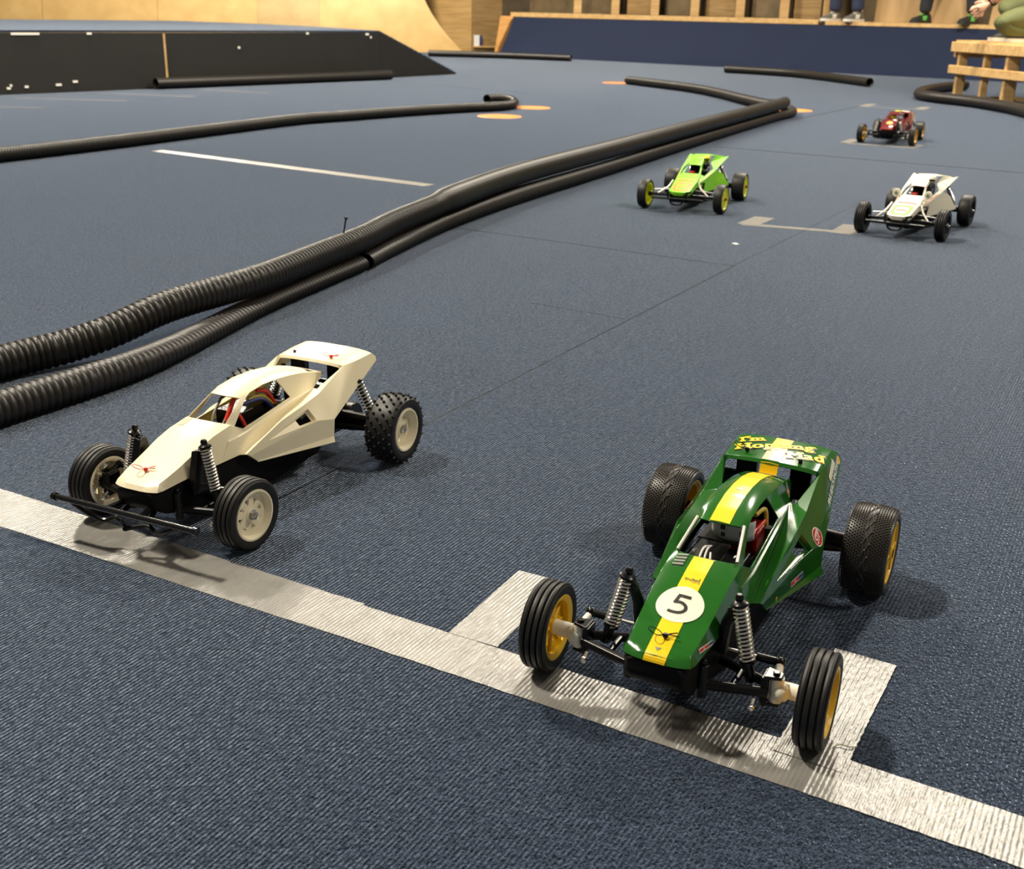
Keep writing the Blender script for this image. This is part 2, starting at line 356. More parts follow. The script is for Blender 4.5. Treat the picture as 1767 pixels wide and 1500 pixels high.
def decal_poly(mb, outline, fn, grid=0):
    """fill an outline (list of plan points) on the surface through fn"""
    n = len(outline); cx = sum(p[0] for p in outline)/n; cy = sum(p[1] for p in outline)/n
    rings = [[fn(cx+(p[0]-cx)*k, cy+(p[1]-cy)*k) for p in outline] for k in (1, .66, .33)]
    vs = [p for r in rings for p in r]+[fn(cx, cy)]; fs = []
    for i in range(2):
        for j in range(n): fs.append((i*n+j, i*n+(j+1) % n, (i+1)*n+(j+1) % n, (i+1)*n+j))
    for j in range(n): fs.append((2*n+j, 2*n+(j+1) % n, 3*n))
    mb.add(vs, fs)
def circle(cx, cy, rx, ry, n=40): return [(cx+rx*math.cos(2*PI*i/n), cy+ry*math.sin(2*PI*i/n)) for i in range(n)]
def dense(pts, step=2.):
    out = []
    for a, b in zip(pts, pts[1:]+pts[:1]):
        m = max(1, int(math.hypot(b[0]-a[0], b[1]-a[1])/step)); out += [(a[0]+(b[0]-a[0])*i/m, a[1]+(b[1]-a[1])*i/m) for i in range(m)]
    return out
def strip_on_top(mb, x0, x1, hw, off=.4, n=None):
    n = n or max(2, int(abs(x1-x0)/3)); ys = [-hw, -hw/2, 0, hw/2, hw]
    rows = [[drop(x0+(x1-x0)*i/n, y, off) for y in ys] for i in range(n+1)]
    mb.add([p for r in rows for p in r], [(i*5+j, i*5+j+1, i*5+6+j, i*5+5+j) for i in range(n) for j in range(4)])

# ------------------------------------------------------------------ wheels
def tyre_mesh(R, w, r_in, kind):
    mb = MB()
    h = w/2
    if kind == 'ribbed':
        p = [(-h*.82, r_in), (-h*.98, r_in+(R-r_in)*.35), (-h*.98, r_in+(R-r_in)*.72), (-h*.88, R*.965)]
        nr = 4; gw = .0010; rw = (2*h*.86-gw*(nr-1))/nr; a = -h*.86
        for i in range(nr):
            e = .0006 if i in (0, nr-1) else 0
            p += [(a, R-.0016-e), (a+.0004, R-.0003-e*.6), (a+rw/2, R), (a+rw-.0004, R-.0003-e*.6), (a+rw, R-.0016-e)]
            if i < nr-1: p += [(a+rw+.0001, R-.003), (a+rw+gw-.0001, R-.003)]
            a += rw+gw
        p += [(h*.88, R*.965), (h*.98, r_in+(R-r_in)*.72), (h*.98, r_in+(R-r_in)*.35), (h*.82, r_in)]
        mb.lathe(p, 56)
    else:
        base = R-(.0024 if kind == 'spiked' else .0006)
        p = [(-h*.80, r_in), (-h*.97, r_in+(base-r_in)*.3)]
        for i in range(13):
            t = PI*(i/12); y = -h*.99*math.cos(t); rr = r_in+(base-r_in)*(.45+.55*math.sin(t)**.45) if 0 < i < 12 else r_in+(base-r_in)*.45
            p.append((y, rr))
        p += [(h*.97, r_in+(base-r_in)*.3), (h*.80, r_in)]
        mb.lathe(p, 56)
        def rad(y):
            c = max(-1, min(1, y/(h*.99))); return r_in+(base-r_in)*(.45+.55*math.sin(math.acos(-c))**.45)
        if kind == 'spiked':
            for row, y in enumerate((-.82, -.5, -.17, .17, .5, .82)):
                n = 22; y *= h; r0 = rad(y)
                for i in range(n):
                    t = 2*PI*(i+(row % 2)*.5)/n; d = Vector((math.cos(t), 0, math.sin(t)))
                    tilt = Vector((0, y/h*.5, 0)); ax = (d+tilt*(abs(y)/h)).normalized(); b0 = d*(r0-.0008)+Vector((0, y, 0))
                    mb.tube([b0, b0+ax*.0026, b0+ax*.0036], [.0019, .0015, .0006], 7)
        elif kind == 'pinned':
            cols = 17
            for ci in range(cols):
                y = (-.86+1.72*ci/(cols-1))*h
                if abs(y) < h*.17: continue
                r0 = rad(y); n = 88
                for i in range(n):
                    t = 2*PI*(i+(ci % 2)*.5)/n; d = Vector((math.cos(t), 0, math.sin(t))); e = Vector((-math.sin(t), 0, math.cos(t))); f = Vector((0, 1, 0)); c = d*(r0-.0003)+f*y; k = .00082
                    mb.add([c+e*k+f*k, c-e*k+f*k, c-e*k-f*k, c+e*k-f*k, c+e*k*.5+f*k*.5+d*.0013, c-e*k*.5+f*k*.5+d*.0013, c-e*k*.5-f*k*.5+d*.0013, c+e*k*.5-f*k*.5+d*.0013], [(4, 5, 6, 7), (0, 1, 5, 4), (1, 2, 6, 5), (2, 3, 7, 6), (3, 0, 4, 7)])
            for sgn, ph in ((-1, 0), (1, PI)):                                     # two wavy beads round the crown
                n = 528; r0 = rad(0)+.0002
                pts = [(r0*math.cos(2*PI*i/n), sgn*h*.075+h*.10*math.sin(22*2*PI*i/n+ph), r0*math.sin(2*PI*i/n)) for i in range(n+1)]
                pts = [Vector(p)+Vector((-p[2], 0, p[0])).normalized()*(.0020*math.sin(44*2*PI*i/n)) for i, p in enumerate(pts)]
                mb.tube(pts, .0008, 5, cap=False)
    return mb

def rim_mesh(Rr, w, holes=8, depth=.007, hole_r=(.46, .76)):
    mb = MB(); h = w/2; o = h*.93
    mb.lathe([(o-.002, Rr+.0008), (o, Rr), (o, Rr-.0018), (o-.0025, Rr-.0032), (o-depth, Rr-.0045), (-h*.75, Rr-.0045), (-h*.9, Rr-.001), (-h*.9, Rr+.0008)], 48, closed=False)
    yd = o-depth; ri = .0065; ro = Rr-.0042
    if holes:
        a, b = ro*hole_r[0], ro*hole_r[1]; sec = 2*PI/holes
        for s in range(holes):
            t0 = s*sec
            def P(r, t, y=0): return (r*math.cos(t0+t), yd+y, r*math.sin(t0+t))
            hs = sec/2; wi, wo = sec*.06, sec*.25
            vs = []
            for y in (0, -.0022):
                vs += [P(ri, -hs, y+.001), P(ri, 0, y+.001), P(ri, hs, y+.001), P(a, -hs, y), P(a, -wi, y), P(a, wi, y), P(a, hs, y), P(b, -hs, y), P(b, -wo, y), P(b, wo, y), P(b, hs, y), P(ro, -hs, y), P(ro, 0, y), P(ro, hs, y)]
            top = [(0, 1, 4, 3), (1, 2, 6, 5), (1, 5, 4), (3, 4, 8, 7), (5, 6, 10, 9), (7, 8, 12, 11), (9, 10, 13, 12), (8, 9, 12)]
            fs = top+[tuple(14+i for i in reversed(f)) for f in top]+[(4, 5, 19, 18), (5, 9, 23, 19), (9, 8, 22, 23), (8, 4, 18, 22)]
            mb.add(vs, fs)
            mb.tube([P(ri, -hs, -.0030), P(ro*.98, -hs, -.0030)], [.0016, .0012], 6)   # rib behind every spoke
    else:
        mb.lathe([(yd, ro+.001), (yd+.0005, ro*.6), (yd, ri), (yd-.002, ri), (yd-.0025, ro+.001)], 40)
        for s in range(6):
            t = s*PI/3; mb.tube([(ri*math.cos(t), yd+.0006, ri*math.sin(t)), (ro*math.cos(t), yd+.0006, ro*math.sin(t))], .0012, 6)
    mb.lathe([(yd-.006, .0001), (yd-.006, .0068), (yd+.0022, .0066), (yd+.003, .0058), (yd+.003, .0001)], 20)
    return mb, yd+.003

WHEELS = {}
def make_wheel(parent, loc, s, steer, R, w, Rr, kind, tyre_m, rim_m, holes, nut_m, depth=.007, spin=0.):
    """one wheel: the tyre is the part, rim and hub nut are its sub-parts; s=+1 for the left side"""
    key = (R, w, Rr, kind, holes, depth, rim_m.name, tyre_m.name, nut_m.name)
    if key not in WHEELS:
        t = tyre_mesh(R, w, Rr, kind).build('tyre', tyre_m, parent, angle=30)
        rm, yn = rim_mesh(Rr, w, holes, depth)
        rim_o = rm.build('rim', rim_m, t, angle=30)
        nb = MB(); nb.lathe([(yn-.001, .0001), (yn-.001, .0052), (yn+.0006, .0054), (yn+.0008, .0040), (yn+.0040, .0040), (yn+.0046, .0024), (yn+.0056, .0020), (yn+.0056, .0001)] if nut_m.name != 'black_plastic' else [(yn-.001, .0001), (yn-.001, .004), (yn+.0006, .004), (yn+.0006, .0001)], 6+6)
        nut = nb.build('hub_nut', nut_m, t, angle=25)
        nut['label'] = 'metal hub nut'
        WHEELS[key] = t
    else:
        t = copy_tree(WHEELS[key], parent)
    t.location = loc; t.rotation_euler = (0, spin, (0 if s > 0 else PI)+steer)
    t.rotation_mode = 'XYZ'
    return t

def spring_shock(parent, top, bot, low, R=.0056, turns=14, wire=.00105, spring_m=None, body_m=None, lower=True):
    mb = MB(); top, bot, low = Vector(top), Vector(bot), Vector(low); d = (bot-top).normalized()
    if lower: mb.tube([bot+d*-.002, low], .0042, 10)
    mb.tube([top+d*-.001, bot], .0030, 10)
    mb.tube([top+d*-.0035, top+d*-.001, top+d*.001], [.0032, .0068, .0068], 12)
    mb.tube([bot-d*.0005, bot+d*.0015], .0062, 12)
    mb.ball(top+d*-.005, .0036, 10)
    sh = mb.build('shock_absorber', body_m or M['black_plastic'], parent, angle=40)
    sp = MB().helix(top+d*.001, bot-d*.0005, R, wire, turns, 12, 5).build('spring', spring_m or M['chrome'], sh, angle=60)
    sp['label'] = 'bright coil spring'
    return sh

def rrect(x, hw, z0, z1, r=.004):
    pts = []
    for cx, cz, a0 in ((hw-r, z1-r, 0), (-hw+r, z1-r, 90), (-hw+r, z0+r, 180), (hw-r, z0+r, 270)):
        for k in (0, 45, 90): a = math.radians(a0+k); pts.append((x, cx+r*math.cos(a), cz+r*math.sin(a)))
    return pts

def chassis_parts(root, L2, track_f, track_r, Rf, Rr_, spacer=0., bumper=False, axle_m=None, steer=0., knuckle_m=None, arm_m=None, spring_m=None, tower=.016, ry=.054):
    blk = M['black_plastic']
    c = MB()
    c.loft([rrect(x, hw, a, b) for x, hw, a, b in ((.1865, .021, .050, .0625), (.182, .0245, .043, .0635), (.170, .0265, .036, .0640), (.145, .0275, .028, .0645), (.105, .031, .019, .0650), (.06, .036, .016, .066), (-.03, .037, .016, .070), (-.075, .036, .017, .072), (-.10, .028, .022, .062))])
    c.box((.006, 0, .076), (.110, .050, .014))
    c.build('chassis', M['satin_black'], root, angle=40)
    g = MB()
    g.box((-.128, 0, .044), (.056, .044, .046)); g.box((-.110, 0, .072), (.03, .05, .03))
    for s in (-1, 1):
        g.tube([(-L2, s*.018, Rr_+.002), (-L2, s*(track_r/2-.012), Rr_+.002)], [.010, .0075], 12)
        g.tube([(-.118, s*.018, .036), (-L2, s*(track_r/2-.016), Rr_-.004)], .0045, 8)
    g.tube([(-.150, -.03, .040), (-.150, .04, .040)], .0175, 20)
    g.build('gearbox', blk, root, bevel=.0015)
    t = MB()
    t.box((-.132, 0, .083), (.004, .094, .012)); t.box((-.132, .026, .098), (.010, .020, .030)); t.box((-.132, -.026, .098), (.010, .020, .030)); t.box((-.130, .042, .088), (.006, .014, .016)); t.box((-.130, -.042, .088), (.006, .014, .016))
    for s in (-1, 1): t.tube([(-.132, s*.026, .105), (-.125, s*.026, .1165)], .0024, 8)
    t.build('rear_shock_tower', blk, root, bevel=.001)
    for s in (-1, 1):
        f = MB(); q = tower                                   # leaning front shock tower beside the nose
        vs = [(.132-q, s*.0325, .050), (.132+q, s*.0325, .050), (.137, s*.0325, .0925), (.127, s*.0325, .0925), (.132-q, s*.042, .050), (.132+q, s*.042, .050), (.137, s*.0405, .0945), (.127, s*.0405, .0945)]
        if tower < .01: f.tube([(.127, s*.033, .052), (.1285, s*.036, .078), (.131, s*.0425, .0965)], [.0052, .0048, .0040], 8)
        else: f.add(vs, [(0, 1, 2, 3), (7, 6, 5, 4), (0, 4, 5, 1), (1, 5, 6, 2), (2, 6, 7, 3), (3, 7, 4, 0)])
        f.tube([(.133, s*.037, .091), (.131, s*.049, .0985)], .0022, 8)
        f.build('front_shock_tower', blk, root, bevel=.0012)
    yk = track_f/2-.012-spacer
    for s in (-1, 1):
        a = MB()
        for x in (.157, .113): a.tube([(x, s*.026, .037), (.138+(x-.138)*.25, s*(yk-.004), .037)], .0042, 8)
        a.tube([(.150, s*.05, .037), (.124, s*.05, .037)], .003, 8); a.tube([(.158, s*.029, .028), (.158, s*.029, .056)], .0046, 10); a.ball((.158, s*.029, .0575), .0032, 8)
        a.box((.138, s*(yk-.007), .039), (.016, .005, .022)); a.loft([[(.130, s*(yk-.008), z), (.146, s*(yk-.008), z), (.142, s*(yk+.005), z), (.134, s*(yk+.005), z)] for z in (.0485, .0515)]); a.loft([[(.130, s*(yk-.008), z), (.146, s*(yk-.008), z), (.142, s*(yk+.005), z), (.134, s*(yk+.005), z)] for z in (.026, .029)]); a.tube([(.138, s*yk, .0515), (.138, s*yk, .0535)], .003, 8)
        arm = a.build('front_arm', arm_m or blk, root, bevel=.0008)
        sc = MB().ball((.158, s*(yk-.012), .030), .0028, 8); sc.tube([(.158, s*(yk-.012), .030), (.152, s*(yk-.012), .034)], .0014, 6)
        sb = sc.build('arm_screw', M['chrome'], arm); sb['label'] = 'bright ball-head screw'
        k = MB(); km = knuckle_m or blk
        k.tube([(.138, s*(yk+.001), .029), (.138, s*(yk+.001), .049)], .0052, 12); k.ball((.138, s*(yk+.004), Rf), .0078, 12); k.tube([(.136, s*(yk+.001), .047), (.122, s*(yk-.002), .052)], .003, 8)
        k.build('steering_knuckle', km, root)
        if spacer:
            ax = MB().tube([(L2, s*(yk+.004), Rf), (L2, s*(track_f/2-.004), Rf)], .0064, 20).build('axle_extension', axle_m, root); ax['label'] = 'white axle extension tube'
        r = MB(); r.tube([(.122, s*.012, .052), (.122, s*.062, .052)], .0014, 8)
        rod = r.build('tie_rod', M['steel'], root)
        e = MB().tube([(.122, s*.060, .052), (.1225, s*(yk-.002), .0525)], .0034, 8).ball((.122, s*(yk-.002), .0525), .0046, 10)
        e.build('rod_end', blk, rod)
        spring_shock(root, (.131, s*.045, .0975), (.133, s*.0555, .0525), (.134, s*.060, .037), spring_m=spring_m)
        spring_shock(root, (-.1345, s*ry, .091), (-.137, s*(ry+.016), .056), (-.138, s*(ry+.024), .045), R=.0062, turns=9, wire=.00095, spring_m=spring_m)
    if bumper:
        b = MB(); b.tube([(.203, -.088, .045), (.203, .088, .045)], .0032, 12)
        for s in (-1, 1): b.tube([(.203, s*.086, .045), (.203, s*.0905, .045)], .0042, 12)
        bar = b.build('front_bumper', M['gloss_black'], root, angle=40)
        k = MB()
        for s in (-1, 1):
            k.tube(catmull([(.203, s*.066, .043), (.2005, s*.046, .033), (.196, s*.032, .028), (.193, s*.020, .032), (.199, s*.004, .029), (.203, 0, .028)], .004), .0024, 8)
            k.tube([(.165, s*.015, .044), (.186, s*.018, .046), (.203, s*.022, .045)], .0030, 8)
            k.tube([(.193, s*.020, .032), (.178, s*.016, .040)], .0026, 8)
        k.build('bumper_bracket', blk, bar, angle=40)

def place(root, x, y, yaw, z=.0012): root.location = (x, y, z); root.rotation_euler = (0, 0, yaw)
L2 = .13375

def body_clip(parent, pos, rz, m):
    """a bent body pin with its pull cord"""
    mb = MB(); x, y, z = pos; mb.ball((x, y, z+.0018), .0024, 8)
    c, s = math.cos(rz), math.sin(rz)
    def P(u, w, h): return (x+c*u-s*w, y+s*u+c*w, z+h)
    mb.tube([P(-.001, 0, .002), P(.004, .0012, .003), P(.009, .0022, .0036)], .00055, 6); mb.tube([P(-.001, 0, .002), P(.004, -.0008, .003), P(.009, -.0022, .0034)], .00055, 6)
    loop = [P(-.0015, 0, .002)]+[P(-.0075+.0058*math.cos(t)*.9, .0042*math.sin(t), .0025+.0045*(1-math.cos(t))*.5) for t in [i*2*PI/18 for i in range(19)]]
    mb.tube(loop, .00042, 6)
    return mb.build('body_pin', m, parent)

def wires(parent, items):
    for pts, r, m in items:
        MB(.001).tube(catmull(pts, 3), r, 8).build('wire', m, parent)

# ---- white buggy
def white_buggy():
    root = empty('radio_controlled_buggy')
    sh = MB(.001).add(*BODY).build('body_shell', M['cream'], root, solid=.0013, bevel=.0011, angle=26)
    v = MB(.001)
    for k in range(4):                                                                      # louvres ahead of the windscreen, right side
        x = 93-4.2*k
        v.tube([drop(x, -21, .1), drop(x, -13, .1)], .9, 6)
    v.build('louvre', M['cream'], sh)
    chassis_parts(root, L2, .186, .2083, .037, .0424, bumper=True)
    for s in (1, -1):
        make_wheel(root, (L2, s*.093, .037), s, -.066, .037, .0255, .0262, 'ribbed', M['rubber'], M['cream_rim'], 8, M['steel'], spin=.2*s)
        make_wheel(root, (-L2, s*.1042, .0424), s, 0, .0424, .0385, .0256, 'spiked', M['rubber'], M['cream_rim'], 8, M['steel'], depth=.010)
    body_clip(root, (.166, -.001, .0757), 2.2, M['red_wire']); body_clip(root, (-.123, .026, .1200), 1.9, M['red_wire'])
    MB(.001).tube([(-123, -26, 118), (-123, -26, 122.6)], 1.8, 10).build('body_post', M['black_plastic'], root)
    wires(root, [([(60, 6, 84), (50, 8, 96), (38, 8, 112), (25, 7, 116)], 2.6, M['red_wire']), ([(60, 12, 84), (54, 14, 96), (44, 18, 100), (36, 21, 84)], 2.1, M['red_wire']),
                 ([(66, 0, 84), (55, -6, 98), (35, -10, 112)], 1.6, M['grey_wire']), ([(70, 14, 84), (60, 12, 96), (50, 6, 92)], 1.3, M['grey_wire']),
                 ([(24, 10, 104), (0, 16, 104), (-14, 20, 90)], 2.4, M['blue_wire']), ([(10, 6, 104), (-8, 10, 104), (-22, 15, 92)], 2.2, M['yellow_wire']),
                 ([(-2, 8, 112), (-14, 12, 108), (-24, 16, 92)], 2.4, M['red_wire']), ([(8, 2, 114), (-6, 0, 114)], 2., M['yellow_wire'])])
    MB(.001).box((10, -2, 90), (52, 34, 16)).build('battery_box', M['black_plastic'], root, bevel=.002)
    place(root, -.2904, 1.1786, -2.0001)
    return tag(root, 'cream white unpainted buggy with ribbed front and spiked rear tyres at the tape line', 'toy car')
white_buggy()

# ---- green buggy
def on_side_text(mb, vs, fs, x, z, ang, s, sc=1.):
    c, sn = math.cos(ang), math.sin(ang)
    mb.add([side(x+(p[0]*c-p[1]*sn)*(-1 if s > 0 else 1)*sc, z+(p[0]*sn+p[1]*c)*sc, s, .7) for p in vs], fs)

def stp_badge(root, x, z, s):
    w = MB(.001); decal_poly(w, circle(x, z, 10.5, 7.4, 28), lambda a, b: side(a, b, s, .4)); b = w.build('oval_sticker', M['white_ink'], root); b['label'] = 'red and white oval sticker'
    r = MB(.001); decal_poly(r, circle(x, z, 9.4, 6.4, 28), lambda a, b: side(a, b, s, .55)); r.build('oval_field', M['red_ink'], b)
    t = MB(.001); vs, fs = text_mesh('STP', 9.6, .25, 0, .85); on_side_text(t, vs, fs, x, z, math.radians(16)*(1 if s > 0 else -1), s); t.build('lettering', M['white_ink'], b)

def flag_sticker(root, fn, w, h, ang=0.):
    c, sn = math.cos(ang), math.sin(ang)
    def R(u, v): return (u*c-v*sn, u*sn+v*c)
    def rect(u0, u1, v0, v1): return dense([R(u0, v0), R(u1, v0), R(u1, v1), R(u0, v1)], 1.5)
    a = MB(.001); decal_poly(a, rect(-w/2, w/2, -h/2, h/2), lambda x, y: fn(x, y, .4)); b = a.build('maker_sticker', M['white_ink'], root); b['label'] = 'small red, blue and white sticker'
    r = MB(.001); decal_poly(r, rect(-w/2+.5, w*.12, -h/2+.6, h/2-.6), lambda x, y: fn(x, y, .55)); r.build('red_field', M['red_ink'], b)
    k = MB(.001); decal_poly(k, rect(w*.14, w/2-.5, -h/2+.6, h/2-.6), lambda x, y: fn(x, y, .55)); k.build('blue_field', M['blue_ink'], b)
    star = [R(-w*.17+(h*.34 if i % 2 == 0 else h*.15)*math.cos(PI/2+i*PI/5), (h*.34 if i % 2 == 0 else h*.15)*math.sin(PI/2+i*PI/5)) for i in range(10)]
    st = MB(.001); decal_poly(st, star, lambda x, y: fn(x, y, .7)); st.build('star', M['white_ink'], b)

def green_buggy():
    root = empty('radio_controlled_buggy')
    sh = MB(.001).add(*BODY).build('body_shell', M['green'], root, solid=.0013, bevel=.0011, angle=26)
    for s in (1, -1): MB(.001).tube([(73, s*24.9, 101), (41, s*19.8, 118.6)], 1.5, 8).build('windscreen_pillar', M['silver_plastic'], sh)['label'] = 'silver windscreen pillar'
    st = MB(.001); hw = 8.4
    strip_on_top(st, 186.3, 80, hw); strip_on_top(st, 44.6, -83, hw); strip_on_top(st, -99.5, -110, hw); strip_on_top(st, -112, -166, hw)
    st.add([(187.9, -hw, 66), (187.9, hw, 66), (188.3, hw, 64.4), (188.3, -hw, 64.4)], [(0, 1, 2, 3)]); 
    for (xa, za), (xb, zb) in (((186.3, 67.8), (188.4, 64.6)),):
        st.add([(xa, -hw, za), (xa, hw, za), (xb, hw, zb), (xb, -hw, zb)], [(0, 1, 2, 3)])
    s_ = st.build('racing_stripe', M['yellow'], sh); s_['label'] = 'yellow centre stripe'
    d = MB(.001); decal_poly(d, circle(134.5, 0, 17.2, 18.4, 48), lambda x, y: drop(x, y, .6)); ro = d.build('number_roundel', M['pale_disc'], sh); ro['label'] = 'pale yellow round number plate'
    # digit drawn as a pen stroke: bar, stem and bowl; u to the left of the car when read from the front
    def stroke(pts, w):
        n = len(pts); L_, R_ = [], []
        for i, p in enumerate(pts):
            a = Vector(pts[max(0, i-1)]); b = Vector(pts[min(n-1, i+1)]); t = (b-a).normalized(); nn = Vector((-t.y, t.x)); L_.append(Vector(p)+nn*w/2); R_.append(Vector(p)-nn*w/2)
        return [*L_, *R_], [(i, i+1, n+i+1, n+i) for i in range(n-1)]
    num = MB(.001)
    def seg(pts, w):
        vs, fs = stroke(pts, w); num.add([drop(134.5-p.y*.92, p.x, .95) for p in vs], fs)
    def lin(a, b, m=6): return [(a[0]+(b[0]-a[0])*i/m, a[1]+(b[1]-a[1])*i/m) for i in range(m+1)]
    seg(lin((-3.6, 8.6), (6.2, 8.6)), 2.9); seg(lin((-2.8, 9.8), (-4.6, .6)), 2.7)
    seg(lin((-5.2, 1.6), (-1.4, 2.2), 3)+[(-1.4+7.0*math.sin(t)*1.0, -3.4+5.6*math.cos(t)) for t in [i*PI*.98/14 for i in range(1, 15)]]+[(-4.6, -8.9), (-7.2, -8.2)], 2.8)
    num.build('number_five', M['black_ink'], ro)['label'] = 'black figure 5'
    em = MB(.001); decal_poly(em, circle(178.5, -.5, 2.2, 3., 3), lambda x, y: drop(x, y, .7)); e = em.build('nose_badge', M['grey_ink'], sh); e['label'] = 'tiny grey nose badge'
    rb = MB(.001); decal_poly(rb, circle(-9, 0, 2.3, 2.3, 20), lambda x, y: drop(x, y, .8)); rb.build('roof_badge', M['silver_plastic'], sh)['label'] = 'small round roof badge'
    lv = MB(.001)
    for k in range(4): x = 93-4.2*k; lv.tube([drop(x, -21.5, .4), drop(x, -12.5, .4)], 1.5, 8)
    lv.build('louvre', M['grey_ink'], sh)['label'] = 'grey louvre bars'
    sg = MB(.001)
    rn = random.Random(3)
    for k in range(9):
        y0 = -6+k*1.35; sg.tube([drop(109.5+rn.uniform(-1, 1), y0, .7), drop(107+rn.uniform(-1.5, 1.5), y0+1, .7), drop(110.5+rn.uniform(-1, 1.5), y0+1.6, .7)], .22, 4)
    sg.build('signature', M['grey_ink'], sh)['label'] = 'dark hand-written signature'
    # lettering across the wing, read from the front
    def slab(vs, fs, b):
        """fat slab-serif version: stems thickened sideways, a foot added to every stem end"""
        cnt = {}
        for f in fs:
            for i in range(3): e = (f[i], f[(i+1) % 3]); k = tuple(sorted(e)); cnt.setdefault(k, []).append(f)
        V, F = [], []; n_ = [0]
        def lv(): return n_[0]*.012
        def put(v2, f2): n_[0] += 1; o_ = len(V); V.extend(v2); F.extend(tuple(o_+i for i in f) for f in f2)
        for dx, dy in ((-b, -b*.4), (-b, b*.4), (b, -b*.4), (b, b*.4), (0, b*.5), (0, -b*.5)): put([(p[0]+dx, p[1]+dy, lv()) for p in vs], fs)
        for (i, j), ff in cnt.items():
            p, q = vs[i], vs[j]
            if len(ff) == 1 and abs(p[1]-q[1]) < .02 and .6 < abs(p[0]-q[0]) < 1.4:
                up = 1 if sum(vs[k][1] for k in ff[0])/3 > p[1] else -1; xa, xb = min(p[0], q[0])-.85-b, max(p[0], q[0])+.85+b; y0 = p[1]-up*b*.5
                put([(xa, y0, lv()), (xb, y0, lv()), (xb, y0+up*(1.15+b), lv()), (xa, y0+up*(1.15+b), lv())], [(0, 1, 2, 3)])
        return V, F
    def fit(txt, w, h, bold, shear=0, cap='H', fat=0):
        vs, fs = text_mesh(txt, 10, bold, shear, 1.12 if fat else .96)
        if fat: vs, fs = slab(vs, fs, fat)
        xs = [p[0] for p in vs]
        hs, _ = text_mesh(cap, 10, bold); ys = [p[1] for p in hs]; kx = w/(max(xs)-min(xs)); ky = h/(max(ys)-min(ys)); mx = (max(xs)+min(xs))/2; my = (max(ys)+min(ys))/2
        return [((p[0]-mx)*kx, (p[1]-my)*ky, p[2]) for p in vs], fs
    U_ = (-.35, .936); V_ = (-.96, -.28)
    for txt, w, cx, cy in (("I'm", 25, -155, -29.5), ('Hopping', 76, -145, -4.5), ('Mad', 37, -135.5, 27)):
        par = sh
        for name, m, off, bold, dx in (('lettering', M['black_ink'], .35, .62, .9), ('letter_face', M['yellow'], .75, .38, 0)):
            vs, fs = fit(txt, w*(1.03 if dx else 1), 12.8, 0, fat=bold)
            t = MB(.001); t.add([drop(cx+dx+U_[0]*p[0]+V_[0]*p[1], cy+dx+U_[1]*p[0]+V_[1]*p[1], off+p[2]*.35) for p in vs], fs); par = t.build(name, m, par, smooth=False, fixn=False)
            if dx: par['label'] = 'yellow lettering with black edge'
    for s in (1, -1):
        # side stickers
        stp_badge(root, -59, 77, s)
        r = MB(.001); decal_poly(r, circle(-169.5, 110.2, 4.6, 3.8, 20), lambda a, b: side(a, b, s, .5)); dsk = r.build('round_sticker', M['yellow'], root); dsk['label'] = 'small yellow round sticker'
        r = MB(.001); decal_poly(r, dense([(-170.5, 110.3), (-171.5, 110.8), (-172.2, 109.2), (-171.2, 108.9)], 1), lambda a, b: side(a, b, s, .7)); r.build('sticker_mark', M['orange_ink'], dsk)
        ang = math.atan2(107-70, 176-72)
        t = MB(.001); vs, fs = fit('PINK BEACH RACEWAY', 67, 5.2, .3, .3)
        on_side_text(t, vs, fs, -138.0, 100.6, ang if s > 0 else -ang, s); wt = t.build('raceway_lettering', M['white_ink'], root); wt['label'] = 'white slanted lettering along the flank'
        bx, bz = -143.5, 109
        a = MB(.001); co, si = math.cos(-ang), math.sin(-ang)
        decal_poly(a, dense([(bx+u*co-w_*si, bz+u*si+w_*co) for u, w_ in ((-14, -2.6), (-12, -3.1), (12, -2.8), (14.5, -1), (13, 2.6), (1, 3.1), (0, 2.4), (-1, 3.1), (-13, 2.8))], 1.5), lambda x, z: side(x, z, s, .5)); sk = a.build('pale_sticker', M['pale_disc'], root); sk['label'] = 'pale blank-looking side sticker'
        for (cx, cz, an, ww, hh) in ((-8, 57.6, 0, 24, 5.6),):
            flag_sticker(root, lambda u, v, o, cx=cx, cz=cz: side(cx-u, cz+v, s, o), ww, hh, .02)
        flag_sticker(root, lambda u, v, o: side(-86-u*.95, 104.5+v, s, o, 33), 12, 6.5, .5)
        flag_sticker(root, lambda u, v, o: side(155-u*.95, 68.9+v, s, o), 24, 3.4, -.10)
        yk = MB(.001); decal_poly(yk, dense([(36, 58.5), (33, 59), (31, 56.5), (33.5, 57), (34, 54), (35, 57.5)], 1), lambda x, z: side(x, z, s, .6)); yk.build('yellow_mark', M['yellow'], root)['label'] = 'small yellow mark'
    chassis_parts(root, L2, .2209, .1915, .0373, .0424, spacer=.019, axle_m=M['white_plastic'], knuckle_m=M['white_plastic'], tower=.007, ry=.030)
    for s in (1, -1):
        make_wheel(root, (L2, s*.11045, .0373), s, .03, .0373, .0228, .0268, 'ribbed', M['rubber'], M['yellow_rim'], 8, M['steel'], depth=.011, spin=.25*s)
        make_wheel(root, (-L2, s*.097, .0424), s, 0, .0424, .042, .0300, 'pinned', M['soft_rubber'], M['yellow_rim'], 0, M['black_plastic'], depth=.002)
    body_clip(root, (.168, .001, .0752), 1.9, M['black_plastic']); body_clip(root, (-.1235, -.026, .1200), 1.4, M['black_plastic'])
    MB(.001).tube([(-120, 26, 118), (-120, 26, 123.2)], 2.0, 10).build('body_post', M['black_plastic'], root)
    # inside the cab
    MB(.001).box((46, 16, 86), (30, 20, 12)).build('receiver_box', M['black_plastic'], root, bevel=.002)
